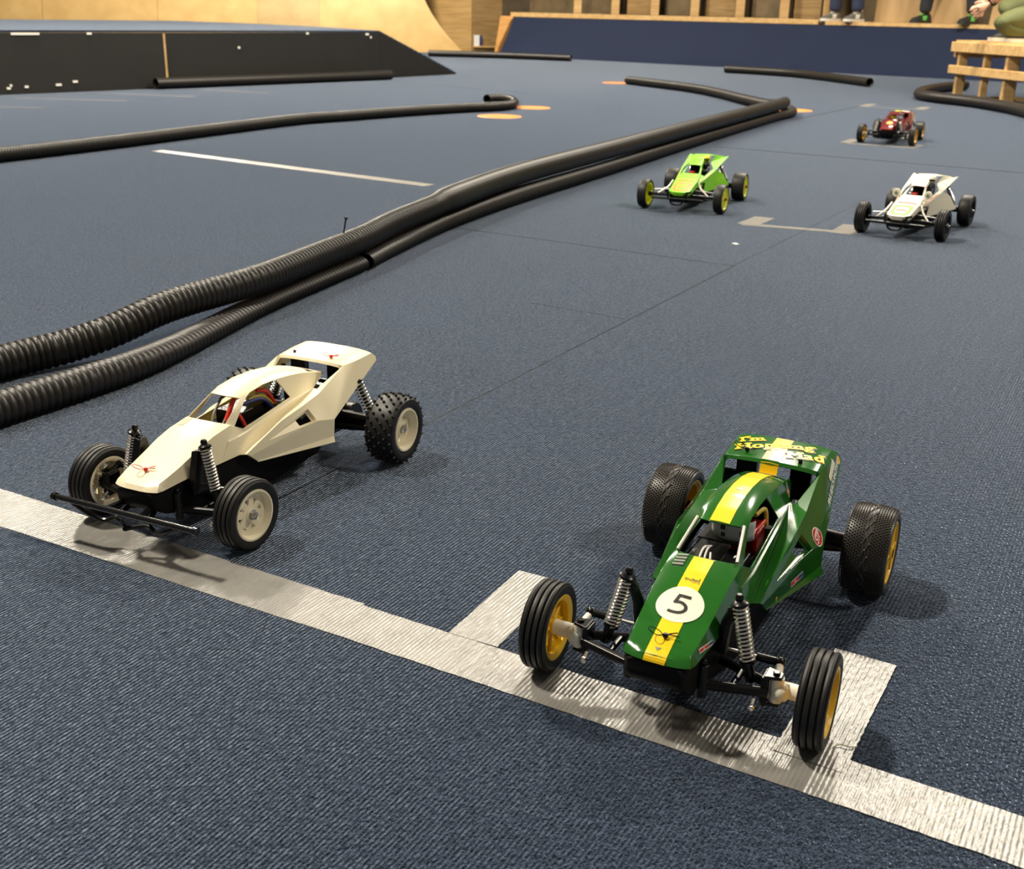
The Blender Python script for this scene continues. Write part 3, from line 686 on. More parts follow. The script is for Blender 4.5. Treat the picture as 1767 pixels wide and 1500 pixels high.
    t = MB(.001); vs, fs = text_mesh('R', 7, .2); t.add([(46-p[1], 17+p[0], 92.25) for p in vs], fs); t.build('receiver_letter', M['white_ink'], root)
    MB(.001).box((2, 14, 92), (30, 22, 24)).build('speed_controller', M['red_box'], root, bevel=.004)
    card = MB(.001); rows = []
    for i in range(13):
        a = math.radians(-78+156*i/12); rows.append([(15+16*math.cos(a), 1+19*math.sin(a), z) for z in (98, 104, 110, 115)])
    card.add([p for r in rows for p in r], [(i*4+j, i*4+j+1, i*4+5+j, i*4+4+j) for i in range(12) for j in range(3)])
    card.v = [(x, y+.004, z) for x, y, z in card.v]; c_ = card.build('driver_card', M['card'], root, solid=.0006); c_['label'] = 'curved grey card with black marks'
    mk = MB(.001)
    for i0, w_, z0, z1 in ((4.2, 1.0, 107, 112), (4.4, .9, 101, 104.5), (8.0, .8, 103, 107.5), (8.6, .8, 108.5, 111.5)):
        vs = []
        for u in (i0, i0+w_):
            a = math.radians(-78+156*u/12)
            for z in (z0, z1): vs.append((15+16.6*math.cos(a), 1+19.6*math.sin(a), z))
        mk.add(vs, [(0, 1, 3, 2)])
    mk.v = [(x, y+.004, z) for x, y, z in mk.v]; mk.build('card_mark', M['black_ink'], c_)
    MB(.001).box((18, 0, 97.4), (34, 40, 1.6)).build('card_shelf', M['satin_black'], root, bevel=.0005)
    wires(root, [([(74, -6, 80), (68, -8, 92), (56, -8, 99), (44, -5, 96)], 1.0, M['white_wire']), ([(74, -3, 80), (67, -4, 92), (56, -5, 98), (44, -5, 96)], .9, M['white_wire']), ([(72, 3, 80), (66, 1, 90), (56, -2, 96)], .9, M['white_wire']),
                 ([(62, -14, 84), (56, -14, 92), (46, -12, 84)], 5.0, M['grey_wire']), ([(0, 18, 112), (-16, 22, 112), (-18, 24, 96)], 2.0, M['yellow_wire']), ([(14, 20, 100), (-5, 24, 104), (-22, 22, 100)], 1.6, M['red_wire'])])
    place(root, .192, .8832, -2.0389)
    return tag(root, 'dark green buggy with yellow stripe and number 5 on the nose', 'toy car')
green_buggy()

# ---- red buggy far away, same shape of shell
def red_buggy():
    root = empty('radio_controlled_buggy')
    MB(.001).add(*BODY).build('body_shell', M['dark_red'], root, solid=.0013, bevel=.0011, angle=26)
    r = MB(.001); decal_poly(r, circle(128, 3, 13, 14, 24), lambda x, y: drop(x, y, .6)); s = r.build('nose_sticker', M['orange_ink'], root); s['label'] = 'yellow and red nose sticker'
    m = MB(.001)
    for k in range(4): decal_poly(m, dense([(138-8*k*.9, -8+k), (136-8*k*.9, -8+k), (134-8*k*.9, 13-k), (136.5-8*k*.9, 13-k)], 2), lambda x, y: drop(x, y, .8))
    m.build('sticker_bar', M['yellow'], s)
    w = MB(.001); decal_poly(w, dense([(160, 6), (168, 8), (166, 22), (152, 23), (150, 14)], 2), lambda x, y: drop(x, y, .6)); decal_poly(w, dense([(98, 10), (98, 24), (82, 24), (84, 12)], 2), lambda x, y: drop(x, y, .6)); w.build('white_sticker', M['white_ink'], root)['label'] = 'white stickers on nose'
    y = MB(.001); decal_poly(y, circle(-140, -14, 14, 13, 16), lambda a, b: drop(a, b, .6)); y.build('wing_sticker', M['lime_rim'], root)['label'] = 'yellow-green wing sticker'
    p = MB(.001); decal_poly(p, dense([(-130, 2), (-130, 36), (-155, 36), (-155, 2)], 3), lambda a, b: drop(a, b, .6)); p.build('wing_panel', M['pale_disc'], root)['label'] = 'pale wing panel'
    d = MB(.001).ball((24, -2, 108), 12, 14); dr = d.build('driver_figure', M['yellow'], root); dr['label'] = 'driver with yellow and white helmet'
    MB(.001).ball((22, 9, 104), 8, 12).build('helmet_side', M['white_ink'], dr)
    MB(.001).box((20, 0, 86), (50, 40, 14)).build('cockpit_tray', M['satin_black'], root, bevel=.002)
    chassis_parts(root, L2, .2178, .178, .0397, .041, spacer=.012, axle_m=M['white_plastic'], knuckle_m=M['silver_plastic'])
    for q in (1, -1):
        make_wheel(root, (L2, q*.109, .0397), q, -.08, .0397, .0247, .0285, 'ribbed', M['rubber'], M['gold_rim'], 8, M['chrome'])
        make_wheel(root, (-L2, q*.0895, .041), q, 0, .041, .0395, .0280, 'spiked', M['rubber'], M['gold_rim'], 8, M['chrome'])
    place(root, 1.6606, 5.1776, -2.0486)
    return tag(root, 'dark red glossy buggy with gold rims, farthest of the five cars', 'toy car')
red_buggy()

# ---- the two open-cockpit buggies in the middle distance
def open_cage():
    V = []; F = []; P = {}
    def p(n, x, y, z): P[n] = len(V); V.append((x, y, z))
    def q(*ns): F.append(tuple(P[n] for n in ns))
    for n, x, y, z in (('n0', 190, 0, 57), ('n1', 189, 13, 57), ('n2', 180, 28, 58), ('n3', 115, 31, 77), ('n3c', 115, 0, 78), ('n4', 58, 27, 92), ('n4c', 60, 0, 93),
                       ('n0d', 187, 0, 47), ('n1d', 186, 13.5, 47), ('n2d', 178, 29, 48), ('n3d', 115, 33, 62), ('n4d', 58, 36, 60),
                       ('a0', 56, 22, 92.6), ('rt', 22, 17, 112), ('rtc', 23, 0, 113), ('rb', -36, 19, 134), ('rbc', -36, 0, 135), ('ro', 18, 20.5, 109), ('rbo', -38, 22, 131),
                       ('wr', -140, 42, 123), ('wrc', -141, 0, 126), ('wm', -95, 31, 129), ('wmc', -95, 0, 131),
                       ('s0', 50, 36, 86), ('s1', -20, 43, 99), ('s2', -48, 29, 114), ('ft', -148, 58, 124), ('fi', -142, 45, 120), ('fb', 100, 34, 72), ('f0', 60, 41, 79), ('f1', -30, 51, 97),
                       ('p0', 70, 42, 44), ('p1', -95, 76, 48), ('p2', -75, 60, 82), ('p3', 55, 42, 70), ('p1b', -90, 70, 44)):
        p(n, x, y, z)
    q('n0', 'n1', 'n3', 'n3c'); q('n1', 'n2', 'n3'); q('n3c', 'n3', 'n4', 'a0', 'n4c')
    q('n0', 'n0d', 'n1d', 'n1'); q('n1', 'n1d', 'n2d', 'n2'); q('n2', 'n2d', 'n3d', 'n3'); q('n3', 'n3d', 'n4d', 'n4')
    q('a0', 'n4', 'ro', 'rt'); q('rtc', 'rt', 'rb', 'rbc'); q('rt', 'ro', 'rbo', 'rb')
    q('rbc', 'rb', 'wm', 'wmc'); q('rb', 'rbo', 'wm'); q('wmc', 'wm', 'wr', 'wrc')
    q('wm', 's2', 'fi', 'wr'); q('s2', 's1', 'ft', 'fi')
    q('n4', 's0', 'fb', 'n3'); q('s0', 's1', 'f1', 'f0'); q('fb', 's0', 'f0'); q('s1', 'ft', 'f1')
    q('fb', 'f0', 'p3'); q('f0', 'f1', 'p2', 'p3'); q('p3', 'p2', 'p1', 'p0'); q('p0', 'p1', 'p1b'); q('n4d', 'n4', 'fb')
    n = len(V); mp = {}
    for i, (x, y, z) in enumerate(list(V)):
        if abs(y) < 1e-6: mp[i] = i
        else: V.append((x, -y, z)); mp[i] = len(V)-1
    return V, F+[tuple(reversed([mp[i] for i in f])) for f in F]
OPEN = triangulated(open_cage()); OPEN_BVH = BVHTree.FromPolygons([Vector(p) for p in OPEN[0]], OPEN[1])
def odrop(x, y, off=.5):
    h = OPEN_BVH.ray_cast(Vector((x, y, 300)), Vector((0, 0, -1)))
    if h[0] is None: return (x, y, 80)
    n = h[1] if h[1].z > 0 else -h[1]
    return tuple(h[0]+n*off)

def open_buggy(body_m, trim1, trim2, rim_m, rim_holes, helmet_m, suit_m, arm_m, tyre_r, lamps, tf, tr, Rf, Rr_, wf, wr, ribbed, steer):
    root = empty('radio_controlled_buggy')
    MB(.001).add(*OPEN).build('body_shell', body_m, root, solid=.0015, bevel=.0012, angle=26)
    a = MB(.001)                                                    # border painted on the nose
    out = [(182, 0), (181, 14), (172, 22), (126, 25), (122, 0)]; out += [(x, -y) for x, y in out[-2::-1]][:-1]
    decal_poly(a, dense(out, 4), lambda x, y: odrop(x, y, .5)); s = a.build('nose_sticker', trim1, root); s['label'] = 'coloured nose sticker'
    i_ = [(174, 0), (173, 9), (166, 14), (138, 15), (136, 0)]; i_ += [(x, -y) for x, y in i_[-2::-1]][:-1]
    b = MB(.001); decal_poly(b, dense(i_, 4), lambda x, y: odrop(x, y, .8)); b.build('sticker_field', body_m, s)
    c = MB(.001); decal_poly(c, dense([(160, -12), (160, 12), (150, 13), (150, -13)], 3), lambda x, y: odrop(x, y, 1.1)); decal_poly(c, dense([(112, -24), (112, 24), (104, 24), (104, -24)], 3), lambda x, y: odrop(x, y, .8)); c.build('sticker_lettering', trim2, s)
    lv = MB(.001)
    for x in (8, 0, -8): lv.tube([odrop(x, -11, .2), odrop(x, 11, .2)], 1.0, 6)
    lv.build('roof_louvre', trim1 if lamps else M['green_ink'], root)
    w = MB(.001); decal_poly(w, dense([(-112, 2), (-112, 30), (-124, 33), (-124, 2)], 3), lambda x, y: odrop(x, y, .6)); w.build('wing_sticker', M['green_ink'] if not lamps else M['grey_ink'], root)
    fs = MB(.001)
    for q in (1, -1):
        decal_poly(fs, dense([(96, q*33.5), (60, q*38), (0, q*45), (-8, q*47), (40, q*41.5), (90, q*35)], 4), lambda x, y: odrop(x, y, .7))
    fs.build('flank_stripe', trim2, root)
    # driver, behind the windscreen frame
    d = MB(.001); d.ball((-8, 26, 104), 11, 14, (1, .9, 1.5)); d.ball((10, 27, 93), 9, 12, (1.4, .8, 1)); d.tube([(0, 20, 104), (20, 22, 98), (34, 18, 98)], [4, 3.4, 2.6], 8); d.tube([(0, 33, 104), (20, 33, 96), (34, 26, 98)], [4, 3.4, 2.6], 8)
    dr = d.build('driver_figure', suit_m, root); dr['label'] = 'driver figure with helmet'
    h = MB(.001); h.ball((-12, 26, 127), 10.5, 14, (1.1, .95, 1)); h.build('helmet', helmet_m, dr)
    v = MB(.001); v.box((-2.5, 26, 126), (6, 14, 5)); v.build('visor', M['black_plastic'], dr, bevel=.001)
    MB(.001).box((16, -4, 82), (70, 52, 10)).box((-34, 0, 104), (10, 34, 44)).box((-10, -8, 98), (40, 16, 26)).build('cockpit_tray', M['satin_black'], root, bevel=.002)
    MB(.001).box((30, -4, 91), (18, 12, 8)).build('cockpit_box', M['red_ink'], root, bevel=.001)
    if lamps:
        for q in (1, -1):
            l = MB(.001); l.lathe([(60, .1), (60, 7), (67, 10), (72, 10.4), (74, 10), (74.5, .1)], 20, axis='x', c=(0, q*39, 97)); l.tube([(62, q*36, 90), (60, q*30, 84)], 2, 8)
            lo = l.build('roof_lamp', M['off_white'], root); MB(.001).tube([(74.6, q*39, 97), (75.4, q*39, 97)], 4.5, 14).build('lamp_lens', M['grey_ink'], lo)
    blk = M['black_plastic']
    ch = MB(); ch.loft([rrect(x, hw, a_, b_) for x, hw, a_, b_ in ((.186, .024, .036, .050), (.165, .027, .026, .056), (.10, .032, .020, .060), (.05, .036, .018, .060), (-.08, .036, .018, .070), (-.10, .03, .022, .062))]); ch.build('chassis', M['satin_black'], root, angle=40)
    g = MB(); g.box((-.128, 0, .046), (.06, .05, .05)); g.tube([(-L2, -tr/2+.01, Rr_), (-L2, tr/2-.01, Rr_)], .008, 12); g.tube([(-.150, -.02, .05), (-.150, .05, .05)], .018, 20); g.build('gearbox', blk, root, bevel=.0015)
    for q in (1, -1):
        f = MB(); f.tube([(.150, q*.026, .044), (L2, q*(tf/2-.012), Rf)], .0038, 8); f.tube([(.120, q*.028, .044), (L2, q*(tf/2-.012), Rf)], .0030, 8); f.ball((L2, q*(tf/2-.014), Rf), .0075, 10)
        f.build('front_arm', arm_m, root)
        sk = MB(); sk.tube([(.110, q*.036, .078), (.120, q*.045, .060), (L2, q*(tf/2-.035), .042)], [.0022, .0030, .0022], 10); sk.build('front_damper', M['silver_plastic'], root)['label'] = 'silver front damper'
        rs = spring_shock(root, (-.120, q*.040, .096), (-.138, q*.056, .056), (-.140, q*.060, .044), R=.006, turns=8)
        MB().tube([(.125, q*.02, .056), (.125, q*(tf/2-.02), .052)], .0016, 8).build('tie_rod', M['steel'], root)
        make_wheel(root, (L2, q*tf/2, Rf), q, steer, Rf, wf, tyre_r, 'ribbed' if ribbed else 'slick', M['rubber'], rim_m, rim_holes, M['chrome'] if lamps else M['red_box'], depth=.004)
        make_wheel(root, (-L2, q*tr/2, Rr_), q, 0, Rr_, wr, tyre_r, 'slick', M['rubber'], rim_m, rim_holes, M['chrome'] if lamps else M['red_box'], depth=.004)
    b = MB(); b.tube([(.198, -.072, .040), (.198, .072, .040)], .0034, 10)
    for q in (1, -1): b.tube([(.175, q*.022, .046), (.198, q*.022, .040)], .004, 8); b.tube([(.170, q*.03, .056), (.196, q*.026, .058), (.198, q*.024, .040)], .0032, 8)
    b.tube(catmull([(.198, -.02, .040), (.200, -.012, .026), (.200, .012, .026), (.198, .02, .040)], .005), .0026, 8)
    b.build('front_bumper', blk, root, angle=40)
    return root
lime = open_buggy(M['lime'], M['orange_ink'], M['orange_ink'], M['lime_rim'], 0, M['lime_rim'], M['black_plastic'], M['black_plastic'], .0300, False, .2137, .2013, .0398, .0406, .0256, .0374, False, -.06)
place(lime, .508, 3.2778, -1.9638)
tag(lime, 'lime green open-cockpit buggy with yellow rims beside the black pipes', 'toy car')
wht = open_buggy(M['off_white'], M['green_ink'], M['pink_ink'], M['satin_black'], 8, M['off_white'], M['dark_jeans'], M['black_plastic'], .0265, True, .1975, .1879, .0383, .0413, .0245, .032, True, .01)
place(wht, 1.0339, 2.9457, -2.1449)
tag(wht, 'white open-cockpit buggy with round lamps and black rims', 'toy car')

# ------------------------------------------------------------------ floor, tape, seams
def quad_strip(name, a, b, w0, w1, m, z=.0003, ragged=.0, seg=40, parent=None, thick=.00025):
    """flat strip from a to b with a slightly wavering edge"""
    a, b = Vector((*a, 0)), Vector((*b, 0)); d = (b-a); L = d.length; t = d/L; n = Vector((-t.y, t.x, 0)); mb = MB(); vs = []
    rn = random.Random(hash(name+str(round(a.x, 3))) % 1000 if False else int(abs(a.x*1000)+abs(b.y*777)))
    for i in range(seg+1):
        k = i/seg; p = a+d*k; w = (w0+(w1-w0)*k)/2; e1, e2 = rn.uniform(-ragged, ragged), rn.uniform(-ragged, ragged)
        for zz in (z-thick, z): vs += [tuple(p+n*(w+e1)+Vector((0, 0, zz))), tuple(p-n*(w+e2)+Vector((0, 0, zz)))]
    fs = []
    for i in range(seg):
        o = i*4; fs += [(o+2, o+3, o+7, o+6), (o, o+4, o+5, o+1), (o, o+2, o+6, o+4), (o+1, o+5, o+7, o+3)]
    fs += [(0, 1, 3, 2), (seg*4, seg*4+2, seg*4+3, seg*4+1)]
    mb.add(vs, fs); return mb.build(name, m, parent, smooth=False)

fl = MB(); fl.add([(-9, -2, 0), (9, -2, 0), (9, 20, 0), (-9, 20, 0), (-9, -2, -.05), (9, -2, -.05), (9, 20, -.05), (-9, 20, -.05)], [(0, 1, 2, 3), (7, 6, 5, 4), (0, 4, 5, 1), (1, 5, 6, 2), (2, 6, 7, 3), (3, 7, 4, 0)])
tag(fl.build('floor', M['carpet'], smooth=False), kind='structure')
seam_m = mat('carpet_seam_gap', (.004, .004, .005), .9)
for k, (a, b, w) in enumerate((((-.30, 1.06), (.474, 2.433), .0022), ((.474, 2.433), (1.05, 3.44), .0012), ((-.155, 2.818), (.474, 2.433), .0028), ((.811, 4.811), (2.35, 3.83), .012), ((1.30, 5.95), (2.26, 7.54), .008), ((.203, 1.952), (.03, 2.06), .001), ((-.68, 8.50), (.12, 7.75), .008))):
    o = quad_strip('trim_%d' % (k+1), a, b, w, w, seam_m, z=.0004, ragged=.0003, seg=24); tag(o, kind='structure')

def tape(a, b, w, label, z=.0004, ragged=.0005, group=None, w1=None):
    return tag(quad_strip('tape_strip', a, b, w, w1 or w, M['tape'], z=z, ragged=ragged, seg=50), label, 'tape', group)
tape((-.70, 1.185), (-.145, .884), .067, 'long grey tape strip under the bumper of the white buggy, left end of start line', w1=.058)
tape((-.17, .896), (.262, .657), .054, 'long grey tape strip under the nose of the green buggy, middle of start line', z=.0007)
tape((.225, .677), (.48, .533), .054, 'grey tape strip at the bottom right, right end of the start line', z=.0010)
tape((-.030, .850), (.031, .970), .048, 'short grey tape tick touching the green buggy\'s front wheel, left of its grid box', z=.0001+.0009)
tape((.221, .690), (.305, .836), .052, 'short grey tape tick under the yellow front wheel at the right of its grid box', z=.0013)
tape((-1.33, 4.255), (-.272, 3.53), .055, 'long thin tape line on the carpet left of the black pipes')
tape((.588, 2.965), (.865, 2.868), .032, 'front tape line of the grid box between the lime and white open buggies', z=.0004)
tape((.600, 2.955), (.672, 3.075), .055, 'left tape tick of the empty grid box beside the lime buggy', z=.0007)
tape((.815, 2.855), (.888, 2.985), .055, 'right tape tick of the grid box at the front wheel of the white open buggy', z=.0007)
tape((1.43, 5.07), (1.68, 4.93), .04, 'tape line under the nose of the red buggy', z=.0004)
tape((1.425, 5.08), (1.52, 5.24), .05, 'left tape tick beside the front wheel of the red buggy', z=.0007)
tape((1.65, 4.925), (1.745, 5.06), .05, 'right tape tick beside the front wheel of the red buggy', z=.0007)
tape((2.14, 7.28), (2.46, 7.12), .03, 'faint tape line behind the red buggy', z=.0004)
tape((2.13, 7.29), (2.26, 7.52), .06, 'left tape tick behind the red buggy', z=.0007)
tape((2.43, 7.14), (2.55, 7.36), .06, 'right tape tick behind the red buggy', z=.0007)
for a, b, lab in (((-2.80, 6.495), (-2.167, 6.468), 'long faint tape mark on the carpet before the black ramp, second from the left'), ((-2.52, 7.01), (-1.90, 6.875), 'faint tape mark starting at the foot of the black ramp left of the pipe end'), ((-2.03, 7.49), (-1.543, 7.285), 'faint tape mark starting beneath the pipe that lies along the black ramp'), ((-2.75, 5.935), (-2.411, 5.921), 'faint tape mark on the carpet at the far left edge')):
    tape(a, b, .022, lab)
for (x, y, r, lab) in ((-.101, 6.008, .115, 'orange floor disc in front of the hooked end of the left pipe'), (.072, 6.613, .105, 'orange floor disc just behind the hooked end of the left pipe'), (.755, 9.22, .115, 'orange floor disc at the far tip of the double pipe barrier'), (1.60, 6.85, .11, 'orange floor disc at the bend of the double pipe barrier')):
    mb = MB(); mb.lathe([(0.0003, .0001), (.0003, r), (.0022, r-.002), (.003, r-.012), (.003, .0001)], 48, axis='z'); o = mb.build('floor_disc', M['orange'], loc=(x, y, 0)); tag(o, lab, 'floor marker')
o = MB().box((0, 0, .0006), (.010, .016, .0008)).build('paper_scrap', M['paper'], loc=(.523, 2.687, 0), rot=(0, 0, .4)); tag(o, 'tiny white paper scrap on the carpet before the empty grid box', 'paper scrap')
o = MB().tube(catmull([(-.008, 0, .001), (-.002, .002, .002), (.004, -.001, .002), (.010, .001, .001)], .002), .0004, 5).build('thread_bit', M['thread'], loc=(.252, .707, .0008)); tag(o, 'bit of pale green thread on the carpet by the yellow front wheel', 'thread')

# ------------------------------------------------------------------ corrugated pipes
def pipe(pts, R, m, label, pitch=.0112, group=None, sides=18, amp=.0030, squash=None, grow=None, cat='pipe'):
    step = pitch/5; P = catmull(pts, .02); P2 = [P[0]]; left = step
    for a, b in zip(P, P[1:]):                       # even steps along the line
        L = (b-a).length; t = 0
        while L-t >= left: t += left; left = step; P2.append(a+(b-a)*(t/L))
        left -= L-t
    prof = (-1, -.35, 0, 0, -.35)
    rs = [R+amp*prof[i % 5] for i in range(len(P2))]
    if grow:                                         # wider and finer-ribbed beyond the joint
        for i, p in enumerate(P2):
            t = max(0, min(1, (p.y-grow[0])/(grow[1]-grow[0]))); t = t*t*(3-2*t); rs[i] = R+(grow[2]-R)*t+(amp+(grow[3]-amp)*t)*prof[i % 5]
    mb = MB(); mb.tube(P2, rs, sides, cap=False)
    if squash:                                       # pressed flat by the pipe lying on it
        def sq(y):
            if y <= squash[0][0]: return squash[0][1]
            for (a0, b0), (a1, b1) in zip(squash, squash[1:]):
                if y <= a1: return b0+(b1-b0)*(y-a0)/(a1-a0)
            return squash[-1][1]
        n = sides
        for i in range(len(P2)):
            k = sq(P2[i].y)
            for j in range(i*n, i*n+n):
                x, y, z = mb.v[j]; c = P2[i]; mb.v[j] = (c.x+(x-c.x)*(2-k)**.6, c.y+(y-c.y)*(2-k)**.6, z*k)
    R0 = (R, grow[2] if grow else R)
    for R, a, b in ((R0[0], P2[0], P2[6]), (R0[1], P2[-1], P2[-7])):      # the open ends have a wall thickness
        i0 = len(mb.v); mb.tube([a, a+(b-a)*.02, b], [R-amp*.9, R*.84, R*.80], sides, cap=False)
        if squash:
            k = sq(a.y)
            for j in range(i0, len(mb.v)): x, y, z = mb.v[j]; mb.v[j] = (x, y, z*k)
    return tag(mb.build('corrugated_pipe', m, angle=80), label, cat, group)
U = [(-1.35, .55, .0275), (-.97, 1.10, .0275), (-.85, 1.30, .0275), (-.727, 1.526, .0275), (-.658, 1.601, .033), (-.604, 1.654, .045), (-.548, 1.74, .061), (-.449, 1.918, .0645), (-.375, 2.139, .0645), (-.317, 2.307, .0665), (-.27, 2.479, .070), (-.195, 2.70, .0735), (-.165, 2.79, .0775), (.011, 3.247, .0812), (.325, 3.92, .0812), (.705, 4.74, .0812), (1.27, 5.95, .0812), (1.36, 6.14, .0812), (1.42, 6.30, .0805), (1.437, 6.46, .060), (1.43, 6.75, .036), (1.38, 7.20, .031), (1.245, 8.10, .031), (.93, 8.85, .031), (.825, 9.06, .031)]
pipe(U, .0258, M['pipe'], 'upper corrugated pipe of the stacked barrier, with a screw in its top', grow=(2.66, 2.82, .0303, .0012))
Lq = [(-1.25, .35), (-.90, .90), (-.76, 1.14), (-.651, 1.342), (-.58, 1.465), (-.54, 1.551), (-.511, 1.651), (-.449, 1.916), (-.376, 2.138), (-.322, 2.288)]
pipe([(x, y, .0240) for x, y in Lq], .0235, M['pipe_dark'], 'dark corrugated pipe piece nearest the white buggy, ending at the butt joint', squash=[(1.47, 1), (1.55, .95), (1.65, .85), (1.9, .77), (2.3, .78)])
Lr = [(-.317, 2.306), (-.27, 2.478), (-.17, 2.795), (.012, 3.235), (.325, 3.905), (.71, 4.755), (1.27, 5.95), (1.385, 6.17), (1.467, 6.33), (1.512, 6.50), (1.508, 6.68)]
pipe([(x, y, .0250) for x, y in Lr], .0245, M['pipe_dark'], 'dark lower pipe running from the butt joint past the lime buggy to the orange disc', amp=.0012, squash=[(2.3, .78), (2.48, .83), (2.8, .93), (3.2, 1)])
H = [(-2.9, 1.9), (-2.1, 3.2), (-1.765, 3.752), (-1.489, 4.279), (-1.215, 4.88), (-1.0, 5.33), (-.80, 5.58), (-.56, 5.88), (-.30, 6.16), (-.13, 6.30), (-.045, 6.45), (-.03, 6.66), (-.075, 6.88), (-.15, 6.93), (-.19, 6.84)]
pipe([(x, y, .026) for x, y in H], .025, M['pipe'], 'black corrugated pipe across the left carpet, its far end curled into a hook')
pipe([(-2.283, 7.385, .036), (-1.633, 8.175, .036), (-.98, 8.965, .036)], .035, M['pipe_dark'], 'straight black pipe lying along the side of the black ramp', amp=.001, pitch=.02)
pipe([(-1.05, 13.6, .036), (-.3, 13.5, .036), (.56, 13.1, .036)], .035, M['pipe_dark'], 'black pipe at the foot of the back ramps, far left', amp=.001, pitch=.03)
pipe([(1.95, 11.25, .036), (2.42, 10.75, .036), (2.62, 10.2, .036), (2.78, 9.4, .036)], .035, M['pipe'], 'black pipe before the blue ramp, right of the middle', amp=.001, pitch=.03)
pipe([(3.5, 9.3, .036), (3.2, 8.95, .036), (2.92, 8.5, .036), (2.74, 8.1, .036), (2.72, 7.8, .036), (2.85, 7.4, .036), (2.9, 6.9, .036), (2.83, 6.3, .036)], .035, M['pipe_dark'], 'black pipe bent round the foot of the wooden stand', amp=.001, pitch=.03)
sc = MB(); sc.tube([(0, 0, 0), (.004, .006, .027)], .0016, 8); sc.tube([(.004, .006, .026), (.0045, .0065, .030), (.0046, .0066, .0312)], [.0016, .0042, .0042], 10)
tag(sc.build('screw', M['black_plastic'], loc=(-.343, 2.236, .0885)), 'black screw standing up out of the rear barrier pipe', 'screw')

# ------------------------------------------------------------------ black funbox with carpeted top
def funbox():
    root = empty('jump_ramp', (-1.08, 9.13, 0)); Z = .335
    o = Vector((-1.08, 9.13, 0))
    def P(x, y, z): return (x-o.x, y-o.y, z)
    A = (-4.2, 5.15); B = (-2.245, 7.53); C = (-1.08, 9.13); D = (-.54, 9.97)           # front foot line
    bk = (-1.35, 1.6)                                                                   # towards the back
    s1 = MB()
    def panel(p, q, nm):
        mb = MB(); d = Vector((q[0]-p[0], q[1]-p[1], 0)).normalized(); n = Vector((-d.y, d.x, 0))*.018
        vs = [P(p[0], p[1], .0005), P(q[0], q[1], .0005), P(q[0], q[1], Z), P(p[0], p[1], Z)]
        mb.add(vs+[(v[0]+n.x, v[1]+n.y, v[2]) for v in vs], [(0, 1, 2, 3), (7, 6, 5, 4), (0, 4, 5, 1), (1, 5, 6, 2), (2, 6, 7, 3), (3, 7, 4, 0)])
        return mb.build(nm, M['black_board'], root, smooth=False)
    panel(A, (B[0]-.004, B[1]-.005), 'side_panel'); panel((B[0]+.004, B[1]+.005), C, 'side_panel')
    mb = MB(); d = Vector((D[0]-C[0], D[1]-C[1], 0)).normalized(); n = Vector((-d.y, d.x, 0))*.018
    vs = [P(C[0]+.001, C[1]+.001, .0005), P(D[0], D[1], .0005), P(D[0], D[1], .004), P(C[0]+.001, C[1]+.001, Z)]
    mb.add(vs+[(v[0]+n.x, v[1]+n.y, v[2]) for v in vs], [(0, 1, 2, 3), (7, 6, 5, 4), (0, 4, 5, 1), (1, 5, 6, 2), (2, 6, 7, 3), (3, 7, 4, 0)]); mb.build('side_panel', M['black_board'], root, smooth=False)
    dk = MB(); w = Vector((bk[0], bk[1], 0))
    vs = [P(x, y, Z) for x, y in (A, C, (-1.69, 10.25), (-2.66, 11.4), (-3.46, 11.9), (-4.53, 10.5), (-6.2, 8.2))]
    vs2 = [(v[0], v[1], v[2]+.012) for v in vs]; k = len(vs)
    dk.add(vs+vs2, [tuple(range(k, 2*k)), tuple(range(k-1, -1, -1))]+[(i, (i+1) % k, k+(i+1) % k, k+i) for i in range(k)]); dk.build('top_deck', M['carpet'], root, smooth=False)['label'] = 'navy carpet top'
    rp = MB(); vs = [P(C[0], C[1], Z), P(D[0], D[1], .003), P(-1.15, 11.09, .003), P(-1.69, 10.25, Z)]
    vs2 = [(v[0], v[1], v[2]+.012) for v in vs]
    rp.add(vs+vs2, [(4, 5, 6, 7), (3, 2, 1, 0), (0, 1, 5, 4), (1, 2, 6, 5), (2, 3, 7, 6), (3, 0, 4, 7)]); rp.build('slope_deck', M['carpet'], root, smooth=False)
    e = MB(); e.beam(P(B[0]-.001, B[1]-.012, .01), P(B[0]-.001, B[1]-.012, Z-.005), .006, .012); e.build('joint_strip', M['pine'], root, smooth=False)['label'] = 'bare wood joint'
    sp = MB()
    for t, z, wd in ((.70, .329, .17), (.83, .330, .03), (.655, .035, .022), (.69, .040, .022), (.755, .045, .035), (.79, .06, .03), (.66, .05, .012)):
        p = Vector(A).lerp(Vector(B), t); sp.box(P(p.x+.003, p.y-.0025, z), (wd, .006, .012), Matrix.Rotation(.884, 3, 'Z'))
    for t, z, wd in ((.62, .329, .02), (.93, .322, .03), (.95, .30, .012), (.30, .24, .014)):
        p = Vector(B).lerp(Vector(C), t); sp.box(P(p.x+.003, p.y-.0025, z), (wd, .006, .014), Matrix.Rotation(.94, 3, 'Z'))
    sp.build('paint_chip', M['white_ink'], root, smooth=False)['label'] = 'pale chips in the black paint'
    return tag(root, 'long black low jump ramp with navy carpet top at the left', 'ramp')
funbox()

